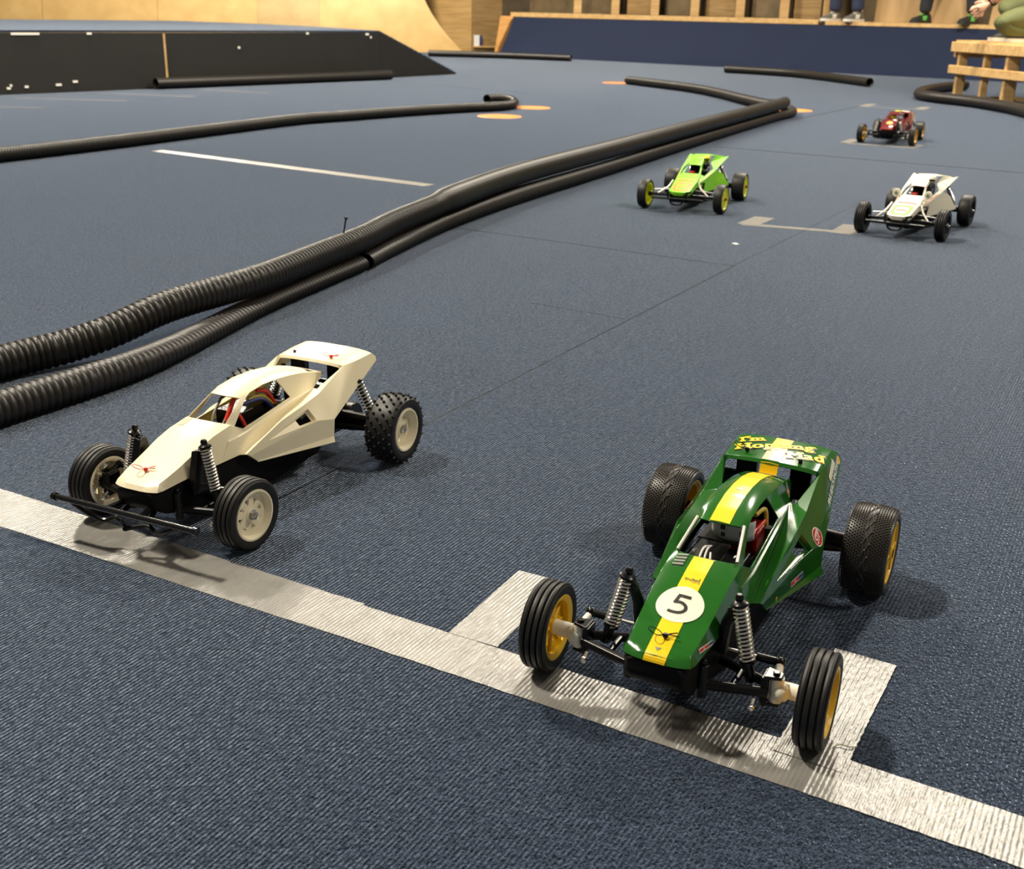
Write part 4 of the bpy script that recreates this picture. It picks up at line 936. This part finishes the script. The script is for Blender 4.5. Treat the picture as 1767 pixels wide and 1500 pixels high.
# ------------------------------------------------------------------ wooden quarter pipe at the back left and timber box
def quarter_pipe():
    y0, x1, x0 = 14.85, -.70, -8.0
    root = empty('quarter_pipe', (x1, y0, 0))
    sheets = (-8.2, -5.93, -4.5, -3.27, -2.50, -.70)
    def prof(z): return 1.5*(1-math.sqrt(max(0, 1-(z/1.75)**2)))*.9
    zs = [i*.07 for i in range(19)]
    for k in range(5):
        mb = MB(); g = (.004, .004, .001, .001, .001)[k]; a, b = sheets[k]+g, sheets[k+1]-g; rings = []
        for z in zs:
            sl = .62*(1-(1-min(1, z/1.1))**2) if k == 4 else 0
            rings.append([(a-x1, prof(z), z+.002), (b-x1-sl, prof(z), z+.002), (b-x1-sl, prof(z)+.02, z+.002), (a-x1, prof(z)+.02, z+.002)])
        mb.loft(rings); o = mb.build('ramp_sheet', M['ply_grey' if k == 3 else 'ply'], root, angle=20)
    cp = MB().tube([(-7.3, prof(1.26)+.01, 1.275), (-.62, prof(1.26)+.01, 1.275)], .025, 12); cp.build('coping_pipe', M['steel'], root)
    return tag(root, 'pale plywood quarter pipe ramp rising behind the black ramp', 'ramp')
quarter_pipe()
def timber_box():
    root = empty('plywood_box', (-.45, 15.6, 0))
    a = MB(); a.add([(-.95, .28, .001), (-.185, -.30, .001), (-.185, -.30, 1.3), (-.95, .28, 1.3), (-.93, .30, .001), (-.165, -.28, .001), (-.165, -.28, 1.3), (-.93, .30, 1.3)], [(0, 1, 2, 3), (7, 6, 5, 4), (0, 4, 5, 1), (1, 5, 6, 2), (2, 6, 7, 3), (3, 7, 4, 0)])
    a.build('side_panel', M['pine_panel'], root, smooth=False)
    b = MB(); b.add([(-.185, -.30, .001), (.20, -.12, .001), (.20, -.12, 1.3), (-.185, -.30, 1.3), (-.195, -.28, .001), (.19, -.10, .001), (.19, -.10, 1.3), (-.195, -.28, 1.3)], [(0, 1, 2, 3), (7, 6, 5, 4), (0, 4, 5, 1), (1, 5, 6, 2), (2, 6, 7, 3), (3, 7, 4, 0)])
    b.build('front_panel', M['brown_ply'], root, smooth=False)
    R = Matrix.Rotation(math.atan2(.18, .385), 3, 'Z')
    MB().box((-.115, -.283, .145), (.075, .006, .13), R).build('printed_label', M['paper'], root, smooth=False)['label'] = 'white printed paper label'
    MB().box((-.065, -.264, .145), (.03, .006, .12), R).build('label_stripe', M['blue_ink'], root, smooth=False)
    MB().box((.01, -.235, .07), (.36, .03, .02), R).build('batten', M['pine'], root, smooth=False)
    return tag(root, 'brown plywood box beside the quarter pipe with a small white label', 'box')
timber_box()

# ------------------------------------------------------------------ blue ramp, studded back wall, platform
BA, BB = Vector((-.275, 14.44, 0)), Vector((4.55, 10.62, 0)); BD = (BB-BA).normalized(); BN = Vector((-BD.y, BD.x, 0))
def blue_ramp():
    root = empty('bank_ramp', BA); mb = MB(); n = 10; rings = []
    Lr = (BB-BA).length
    for i in range(n+1):
        k = i/n; z = .44*k; d = .30*(k**.75)
        rings.append([tuple(BD*0+BN*d+Vector((0, 0, z+.001))), tuple(BD*Lr+BN*d+Vector((0, 0, z+.001))), tuple(BD*Lr+BN*(d+.03)+Vector((0, 0, z+.001))), tuple(BN*(d+.03)+Vector((0, 0, z+.001)))])
    rings[0][0] = tuple(BD*-.02); mb.loft(rings); mb.build('ramp_face', M['blue_floor'], root, angle=20)
    s = MB(); pts = [(-.012, .0, .001), (-.012, .02, .08), (-.012, .14, .25), (-.012, .25, .40), (-.012, .31, .45), (-.24, .33, .45), (-.20, .25, .25), (-.10, .05, .001)]
    s.add([tuple(BD*a_+BN*b_+Vector((0, 0, z))) for a_, b_, z in pts]+[tuple(BD*(a_)+BN*(b_+.03)+Vector((0, 0, z))) for a_, b_, z in pts], [tuple(range(8)), tuple(range(15, 7, -1))]+[(i, (i+1) % 8, 8+(i+1) % 8, 8+i) for i in range(8)])
    s.build('end_panel', M['orange_ply'], root, smooth=False)
    b = MB(); p0 = BN*.40+Vector((0, 0, .47)); b.beam(p0+BD*-.10, p0+BD*3.93, .09, .05); b.build('top_beam', M['pine'], root, smooth=False)
    return tag(root, 'navy blue bank ramp with pine top beam across the back', 'ramp')
blue_ramp()
# studs standing on the beam: the timber frame of the back wall
W0 = BA+BN*.56
wl = MB(); wl.beam(W0+BD*-.3+BN*.45+Vector((0, 0, 1.25)), W0+BD*9+BN*.45+Vector((0, 0, 1.25)), .04, 2.5)
wb = tag(wl.build('wall_back', M['dark_ply'], smooth=False), kind='structure')
stud_s = (.76, 1.30, 1.84, 2.36, 2.92, 3.44, 3.93)
for k, s in enumerate(stud_s):
    p = W0+BD*s; mb = MB(); mb.beam(p+Vector((0, 0, .497)), p+Vector((0, 0, 2.3)), .045, .09); tag(mb.build('trim_%d' % (k+10), M['pine'], smooth=False), kind='structure')
for k, (s, w, h, m) in enumerate(((1.04, .30, .8, 'dark_ply'), (1.57, .36, 1.0, 'brown_ply'), (2.09, .34, .9, 'dark_ply'), (2.64, .40, .85, 'brown_ply'), (3.19, .36, 1.0, 'dark_ply'), (3.65, .30, .9, 'brown_ply'))):
    p = W0+BD*s+BN*.12; mb = MB(); mb.beam(p-BD*w/2+Vector((0, 0, .5+h/2)), p+BD*w/2+Vector((0, 0, .5+h/2)), .018, h)
    lab = ('dim plywood panel in the first bay', 'brown plywood panel in the second bay', 'dim plywood panel in the third bay', 'brown plywood panel in the middle bay', 'dim plywood panel in the fifth bay', 'brown plywood panel in the last bay')[k]
    tag(mb.build('infill_board', M[m], smooth=False), lab+' between the studs above the blue ramp', 'board', 'boards behind the stud frame')
pf = empty('spectator_platform', W0+BD*4.75)
mb = MB(); mb.beam(BD*-.72+BN*.02+Vector((0, 0, .462)), BD*2.6+BN*.02+Vector((0, 0, .462)), .55, .035); mb.build('deck_plank', M['pine'], pf, smooth=False)
mb = MB(); mb.beam(BD*-.7+BN*.14+Vector((0, 0, .222)), BD*2.6+BN*.14+Vector((0, 0, .222)), .05, .44); mb.build('support_board', M['satin_black'], pf, smooth=False)
tag(pf, 'plank platform where the spectators stand above the blue ramp', 'platform')
for k, (s, w, t, lab) in enumerate(((4.17, .10, .0, 'narrow tan board leaning behind the first spectator'), (4.83, .95, .03, 'wide tan board leaning behind the spectators'), (5.90, .8, .08, 'tan board leaning at the far right behind the crouching person'))):
    p = W0+BD*s+BN*.20; mb = MB(); u = Vector((t, 0, 1)).normalized()
    a, b = p-BD*w/2+Vector((0, 0, .481)), p+BD*w/2+Vector((0, 0, .481)); q = Vector((0, 0, 1.3))+BD*t*1.3+BN*.02
    vs = [a, b, b+q, a+q]; vs2 = [v+BN*.012 for v in vs]; mb.add([tuple(v) for v in vs+vs2], [(0, 1, 2, 3), (7, 6, 5, 4), (0, 4, 5, 1), (1, 5, 6, 2), (2, 6, 7, 3), (3, 7, 4, 0)]); tag(mb.build('leaning_board', M['board'], smooth=False), lab, 'board')
tag(MB().box((0, 18.5, 1.5), (18, .1, 3)).build('wall_far', M['dark_ply'], smooth=False), kind='structure')
# side walls of the hall, outside the picture
for nm, x in (('wall_left', -9.05), ('wall_right', 9.05)):
    tag(MB().box((x, 9, 1.5), (.1, 22, 3)).build(nm, M['dark_ply'], smooth=False), kind='structure')

# ------------------------------------------------------------------ wooden stand at the right
def stand():
    root = empty('timber_stand', (3.06, 8.36, 0)); H = .385
    X0, Y0, X1, Y1 = 0, 0, 1.9, -2.2
    def post(x, y, w=.055, d=.04): MB().box((x, y, (H-.055)/2+.0005), (w, d, H-.055)).build('post', M['pine'], root, bevel=.003)
    sk = lambda y: -y*.12
    for y, w in ((-.02, .06), (-.36, .045), (-.68, .08), (-1.25, .06), (-1.75, .06)): post(sk(y)+.03, y, w)
    for x, y in ((.42, .02), (.85, .04), (1.3, .05)): post(x, y)
    for x, y in ((.9, -.9), (1.1, -1.7)): post(x, y)
    t = MB(); vs = [(-.012, .03), (1.9, .12), (2.1, -2.2), (sk(-2.2)-.012, -2.2)]
    t.add([(x, y, H-.012) for x, y in vs]+[(x, y, H) for x, y in vs], [(4, 5, 6, 7), (3, 2, 1, 0), (0, 1, 5, 4), (1, 2, 6, 5), (2, 3, 7, 6), (3, 0, 4, 7)]); t.build('top_deck', M['pine'], root, smooth=False)
    for nm, z, h in (('top_rail', H-.045, .066), ('middle_rail', .19, .055)):
        mb = MB(); mb.beam((-.022, .05, z), (sk(-2.2)-.022, -2.2, z), .03, h); mb.build(nm, M['pine'], root, bevel=.004)
    mb = MB(); mb.beam((0, .06, .30), (1.9, .14, .30), .03, .06); mb.build('back_rail', M['pine'], root, bevel=.004)
    for (a, b) in (((.2, -.2, .012), (1.2, -.5, .012)), ((.4, -1.0, .012), (1.3, -.3, .012)), ((.35, -1.3, .014), (1.5, -1.1, .014))):
        mb = MB(); mb.beam(a, b, .09, .022); mb.build('floor_batten', M['pine'], root, smooth=False)
    MB().tube([(sk(-1.1)-.038, -.99, .125), (sk(-1.1)-.03, -.98, .145)], .006, 8).build('rail_hook', M['white_ink'], root)['label'] = 'small white hook'
    return tag(root, 'pine timber stand with posts and rails at the right', 'stand')
stand()
o = MB().box((0, 0, .06), (.30, .22, .12)).build('storage_crate', M['dark_interior'], loc=(4.72, 7.92, 0), bevel=.01); tag(o, 'dark crate stored underneath the pine timber stand', 'crate')

# ------------------------------------------------------------------ people
def skin_mesh(name, joints, edges, m, parent=None, root_i=0, sub=2):
    me = bpy.data.meshes.new(name); me.from_pydata([j[0] for j in joints], edges, []); me.materials.append(m)
    o = bpy.data.objects.new(name, me); COL.objects.link(o); o.parent = parent
    sk = o.modifiers.new('skin', 'SKIN'); sk.use_smooth_shade = True
    lay = me.skin_vertices[0] if me.skin_vertices else None
    if lay is None:
        bm = bmesh.new(); bm.from_mesh(me); bm.verts.layers.skin.verify(); bm.to_mesh(me); bm.free(); lay = me.skin_vertices[0]
    for i, j in enumerate(joints):
        r = j[1]; lay.data[i].radius = (r, r) if not isinstance(r, tuple) else r; lay.data[i].use_root = (i == root_i)
    sb = o.modifiers.new('sub', 'SUBSURF'); sb.levels = sub; sb.render_levels = sub
    # freeze so that the checks and other views read a plain mesh
    bpy.context.view_layer.update(); ev = bpy.data.meshes.new_from_object(o.evaluated_get(bpy.context.evaluated_depsgraph_get()))
    o.modifiers.clear(); o.data = ev; ev.name = name
    ev.polygons.foreach_set('use_smooth', [True]*len(ev.polygons))
    return o
def hand(parent, wrist, direction, palm_n, m, curl=.6, s=1.):
    """palm, four fingers and a thumb grown as one skin; direction = towards the fingertips"""
    d = Vector(direction).normalized(); n = Vector(palm_n).normalized(); n = (n-d*n.dot(d)).normalized(); sd = d.cross(n); w = Vector(wrist)
    J = [(w, .020*s), (w+d*.045*s, (.026*s, .016*s))]; E = [(0, 1)]
    for k, (off, L_) in enumerate(((-.030, .066), (-.010, .076), (.010, .070), (.029, .054))):
        b = w+d*.080*s+sd*off*s; i0 = len(J); J.append((b, .0095*s)); E.append((1, i0)); p = b; a = 0
        for q in range(3):
            a += curl*(.6+.25*q); p = p+(d*math.cos(a)+n*math.sin(a))*L_*s*(.45, .32, .23)[q]; J.append((p, (.0088, .008, .007)[q]*s)); E.append((len(J)-2, len(J)-1))
    b = w+d*.030*s+sd*-.030*s; i0 = len(J); J.append((b, .011*s)); E.append((1, i0)); p = b+(sd*-.6+d*.8+n*.3).normalized()*.032*s; J.append((p, .010*s)); E.append((i0, i0+1)); p = p+(d*.8+n*.6-sd*.1).normalized()*.028*s; J.append((p, .0085*s)); E.append((i0+1, i0+2))
    return skin_mesh('hand', [(tuple(a), r) for a, r in J], E, m, parent, 1, 1)
def head(parent, c, facing, m, hair_m):
    mb = MB(); f = Vector(facing).normalized(); up = Vector((0, 0, 1)); r = f.cross(up); c = Vector(c)
    def W(a, b, z): return tuple(c+f*a+r*b+up*z)
    rings = []
    for z, hx, hy, ox in ((-.115, .035, .032, .045), (-.10, .055, .050, .03), (-.07, .078, .062, .012), (-.03, .092, .070, .004), (.01, .098, .074, 0), (.05, .098, .075, -.004), (.085, .084, .066, -.006), (.11, .055, .045, -.008), (.12, .02, .016, -.008)):
        rings.append([W(ox+hx*math.cos(2*PI*j/16), hy*math.sin(2*PI*j/16), z) for j in range(16)])
    mb.loft(rings); mb.tube([W(.092, 0, .02), W(.108, 0, -.015), W(.112, 0, -.024), W(.092, 0, -.03)], [.008, .011, .013, .008], 8)
    for s in (-1, 1): mb.tube([W(-.005, s*.072, -.035), W(-.012, s*.084, .0), W(-.004, s*.078, .025)], [.008, .012, .008], 8); mb.ball(W(.082, s*.031, .012), .012, 8)
    mb.tube([W(.088, -.022, -.056), W(.094, 0, -.055), W(.088, .022, -.056)], .006, 6)
    h = mb.build('head', m, parent, angle=70)
    hb = MB(); rings = []
    for z, k in ((-.05, .9), (.0, 1.08), (.05, 1.1), (.09, 1.02), (.118, .7), (.13, .2)):
        rings.append([W(-.022+.088*k*math.cos(t), .078*k*math.sin(t), z) if True else 0 for t in [PI*.36+PI*1.28*j/14 for j in range(15)]])
    hb.loft(rings, cap=False, close=False); hb.build('hair', hair_m, parent, angle=80, solid=.008)
    e = MB()
    for s in (-1, 1): e.ball(W(.092, s*.031, .013), .0055, 8)
    e.build('eye', M['black_ink'], h)
def shoe(parent, heel, d, m_up, m_sole, m_trim, s=1.):
    d = Vector(d).normalized(); sd = Vector((-d.y, d.x, 0)); h = Vector(heel)
    def ring(a, hw, z0, z1): return [tuple(h+d*a*s+sd*hw*s*x+Vector((0, 0, (z0+(z1-z0)*z)*s))) for x, z in ((-1, 0), (1, 0), (1, .45), (.72, .85), (.3, 1), (-.3, 1), (-.72, .85), (-1, .45))]
    up = MB().loft([ring(*q) for q in ((-.012, .024, .02, .075), (.02, .034, .02, .098), (.075, .036, .02, .100), (.12, .040, .02, .078), (.18, .045, .02, .062), (.23, .042, .02, .050), (.262, .024, .02, .038))])
    u = up.build('shoe', m_up, parent, angle=60)
    so = MB().loft([[tuple(h+d*a*s+sd*hw*s*x+Vector((0, 0, z*s))) for x, z in ((-1, .0), (1, .0), (1, .024), (-1, .024))] for a, hw in ((-.02, .024), (.01, .037), (.08, .038), (.18, .049), (.24, .044), (.272, .024))]); so.build('sole', m_sole, u, angle=60)
    tr = MB()
    for q in (-1, 1):
        for k in range(3):
            a = .09+k*.022; tr.tube([tuple(h+d*(a+.02)*s+sd*q*.044*s+Vector((0, 0, .026*s))), tuple(h+d*a*s+sd*q*.037*s+Vector((0, 0, .066*s)))], .0055*s, 6)
    for k in range(3): tr.tube([tuple(h+d*(.10+k*.022)*s-sd*.018*s+Vector((0, 0, (.092-.012*k)*s))), tuple(h+d*(.10+k*.022)*s+sd*.018*s+Vector((0, 0, (.092-.012*k)*s)))], .004*s, 6)
    tr.build('shoe_trim', m_trim, u)
    return u
def standing(base, facing, spread, trouser, shirt, shoe_ms, label, toe=.25):
    f = Vector((*facing, 0)).normalized(); r = Vector((f.y, -f.x, 0)); root = empty('person', base)
    hip = .90; J = [(Vector((0, 0, hip)), (.13, .10)), (Vector((0, 0, 1.15)), (.135, .09)), (Vector((0, 0, 1.40)), (.17, .095)), (Vector((0, 0, 1.50)), .055), (Vector((0, 0, 1.56)), .05)]
    E = [(0, 1), (1, 2), (2, 3), (3, 4)]
    for s in (-1, 1):
        i = len(J); J += [(r*s*.20+Vector((0, 0, 1.42)), .055), (r*s*.26+Vector((0, 0, 1.14))-f*.02, .042), (r*s*.25+f*.08+Vector((0, 0, .90)), .030)]; E += [(2, i), (i, i+1), (i+1, i+2)]
    for s in (-1, 1):
        i = len(J); J += [(r*s*.09+Vector((0, 0, hip-.07)), .085), (r*s*(.09+spread*.25)+f*.02+Vector((0, 0, .48)), .058), (r*s*(.09+spread*.5)+Vector((0, 0, .09)), .040)]; E += [(0, i), (i, i+1), (i+1, i+2)]
    skin_mesh('body', [(tuple(a), q) for a, q in J], E, M['skin'], root)
    T = [(Vector((0, 0, hip+.03)), (.145, .115))]; TE = []
    for s in (-1, 1):
        i = len(T); x = .09+spread*.5
        T += [(r*s*.095+Vector((0, 0, hip-.08)), .102), (r*s*(.09+spread*.25)+f*.02+Vector((0, 0, .48)), .077), (r*s*(x-.01)+f*.005+Vector((0, 0, .22)), .066), (r*s*x+Vector((0, 0, .085)), .062)]; TE += [(0, i), (i, i+1), (i+1, i+2), (i+2, i+3)]
    skin_mesh('trousers', [(tuple(a), q) for a, q in T], TE, trouser, root)
    S = [(Vector((0, 0, hip+.08)), (.15, .115)), (Vector((0, 0, 1.15)), (.15, .105)), (Vector((0, 0, 1.39)), (.185, .11)), (Vector((0, 0, 1.48)), .075)]; SE = [(0, 1), (1, 2), (2, 3)]
    for s in (-1, 1): i = len(S); S += [(r*s*.205+Vector((0, 0, 1.41)), .072), (r*s*.25+Vector((0, 0, 1.24)), .062)]; SE += [(2, i), (i, i+1)]
    skin_mesh('shirt', [(tuple(a), q) for a, q in S], SE, shirt, root)
    head(root, (0, 0, 1.66), f, M['skin'], M['hair'])
    for s in (-1, 1):
        hand(root, tuple(r*s*.25+f*.08+Vector((0, 0, .90))), (f.x*.2, f.y*.2, -1), tuple(-r*s), M['skin'], .35)
        x = .09+spread*.5; shoe(root, tuple(r*s*x-f*.075), f+r*s*toe, *shoe_ms)
    return tag(root, label, 'person')
PL = .4805
p1 = W0+BD*4.17+BN*-.10
standing((p1.x, p1.y, PL), (-.78, -.62), .10, M['jeans'], M['tee_black'], (M['shoe_grey'], M['shoe_white'], M['shoe_white']), 'person in blue jeans and grey sneakers standing on the platform', .0)
p2 = W0+BD*5.2+BN*-.10
standing((p2.x, p2.y, PL), (-.80, -.60), .34, M['dark_jeans'], M['tee_black'], (M['shoe_black'], M['shoe_black'], M['neon']), 'person in dark trousers and black sneakers with green trim on the platform', .0)

def croucher():
    root = empty('person', (3.35, 7.95, .386)); ox, oy, oz = 3.35, 7.95, .386
    def P(x, y, z): return (x-ox, y-oy, z-oz)
    J = [(P(3.56, 7.98, .60), (.13, .11)), (P(3.52, 8.0, .84), (.13, .10)), (P(3.40, 8.0, 1.06), (.16, .095)), (P(3.34, 8.0, 1.16), .055), (P(3.30, 8.0, 1.20), .05)]; E = [(0, 1), (1, 2), (2, 3), (3, 4)]
    for s in (-1, 1):
        i = len(J); J += [(P(3.42, 8.0+s*.19, 1.04), .055), (P(3.24, 8.0+s*.22, .80), .042), (P(3.05, 7.94+s*.05, .625), .030)]; E += [(2, i), (i, i+1), (i+1, i+2)]
    for s, kx, kz in ((-1, 3.10, .52), (1, 3.22, .60)):
        i = len(J); J += [(P(3.50, 7.98+s*.09, .57), .08), (P(kx, 7.97+s*.14, kz), .055), (P(3.36, 7.97+s*.13, .44), .038)]; E += [(0, i), (i, i+1), (i+1, i+2)]
    skin_mesh('body', J, E, M['skin'], root)
    T = [(P(3.57, 7.98, .615), (.15, .125))]; TE = []
    for s, kx, kz in ((-1, 3.085, .50), (1, 3.20, .60)):
        i = len(T); T += [(P(3.48, 7.97+s*.10, .58), .105), (P(3.28, 7.97+s*.13, (.58+kz)/2), .092), (P(kx+.02, 7.97+s*.14, kz), .080), (P(kx+.10, 7.97+s*.14, kz-.035), .068), (P(3.34, 7.97+s*.13, .455), .060)]; TE += [(0, i), (i, i+1), (i+1, i+2), (i+2, i+3), (i+3, i+4)]
    skin_mesh('trousers', T, TE, M['olive'], root)
    S = [(P(3.56, 8.0, .68), (.15, .12)), (P(3.52, 8.0, .86), (.15, .11)), (P(3.40, 8.0, 1.06), (.18, .11)), (P(3.35, 8.0, 1.13), .075)]; SE = [(0, 1), (1, 2), (2, 3)]
    for s in (-1, 1): i = len(S); S += [(P(3.42, 8.0+s*.19, 1.04), .072), (P(3.32, 8.0+s*.215, .90), .06)]; SE += [(2, i), (i, i+1)]
    skin_mesh('shirt', S, SE, M['tee_white'], root)
    head(root, P(3.24, 8.0, 1.29), (-1, -.15, -.0), M['skin'], M['hair'])
    for s in (-1, 1): hand(root, P(3.05, 7.94+s*.045, .625), (-.75, -s*.15, -.62), (0, -s, -.2), M['skin'], .75)
    MB().tube([P(3.075, 7.895, .648), P(3.055, 7.892, .631)], .036, 16).build('wristband', M['satin_black'], root)['label'] = 'black wristband'
    for s in (-1, 1): shoe(root, P(3.42, 7.97+s*.13, .3865), (-1, .05*s, 0), M['shoe_black'], M['shoe_white'], M['shoe_white'], .95)
    return tag(root, 'person in olive trousers crouching on the timber stand with hands clasped', 'person')
croucher()

# ------------------------------------------------------------------ camera
cam = bpy.data.cameras.new('camera'); co = bpy.data.objects.new('camera', cam); COL.objects.link(co)
F_PX, CH, PT, RL = 1948.42, .50974, .35896, .02235
cp, sp = math.cos(PT), math.sin(PT); fw = Vector((0, cp, -sp)); u0 = Vector((0, sp, cp)); r0 = Vector((1, 0, 0))
rr = r0*math.cos(RL)+u0*math.sin(RL); uu = -r0*math.sin(RL)+u0*math.cos(RL); bk = -fw
co.matrix_world = Matrix(((rr.x, uu.x, bk.x, 0), (rr.y, uu.y, bk.y, 0), (rr.z, uu.z, bk.z, CH), (0, 0, 0, 1)))
cam.sensor_fit = 'HORIZONTAL'; cam.sensor_width = 36; cam.lens = 36*F_PX/1767; cam.clip_start = .02; cam.clip_end = 100
cam.dof.use_dof = True; cam.dof.focus_distance = 1.12; cam.dof.aperture_fstop = 16
SC.camera = co

# ------------------------------------------------------------------ lights: lamps under the roof of the hall and its dim bounce
def lamp(x, y, z, size, watts, col=(1, .90, .74), sy=None):
    l = bpy.data.lights.new('hall_lamp', 'AREA'); l.energy = watts; l.size = size; l.color = col
    if sy: l.shape = 'RECTANGLE'; l.size_y = sy
    o = bpy.data.objects.new('hall_lamp', l); COL.objects.link(o); o.location = (x, y, z)
    o.rotation_euler = (0, 0, 0); return o
lamp(-2.6, 1.9, 4.6, .40, 400)
lamp(1.9, 7.0, 4.6, .5, 390)
lamp(-2.6, 6.5, 4.6, .6, 350)
lamp(4.2, 6.2, 4.6, .5, 280)
lamp(-2.6, 12.0, 4.6, .7, 560)
lamp(4.2, .6, 4.6, .9, 150)
w = bpy.data.worlds.new('hall_ambient'); SC.world = w; w.use_nodes = True
bg = w.node_tree.nodes['Background']; bg.inputs[0].default_value = (1, .93, .84, 1); bg.inputs[1].default_value = .125

SC.view_settings.view_transform = 'Standard'; SC.view_settings.look = 'None'; SC.view_settings.exposure = .14; SC.view_settings.gamma = 1
try: SC.view_settings.use_curve_mapping = False
except Exception: pass
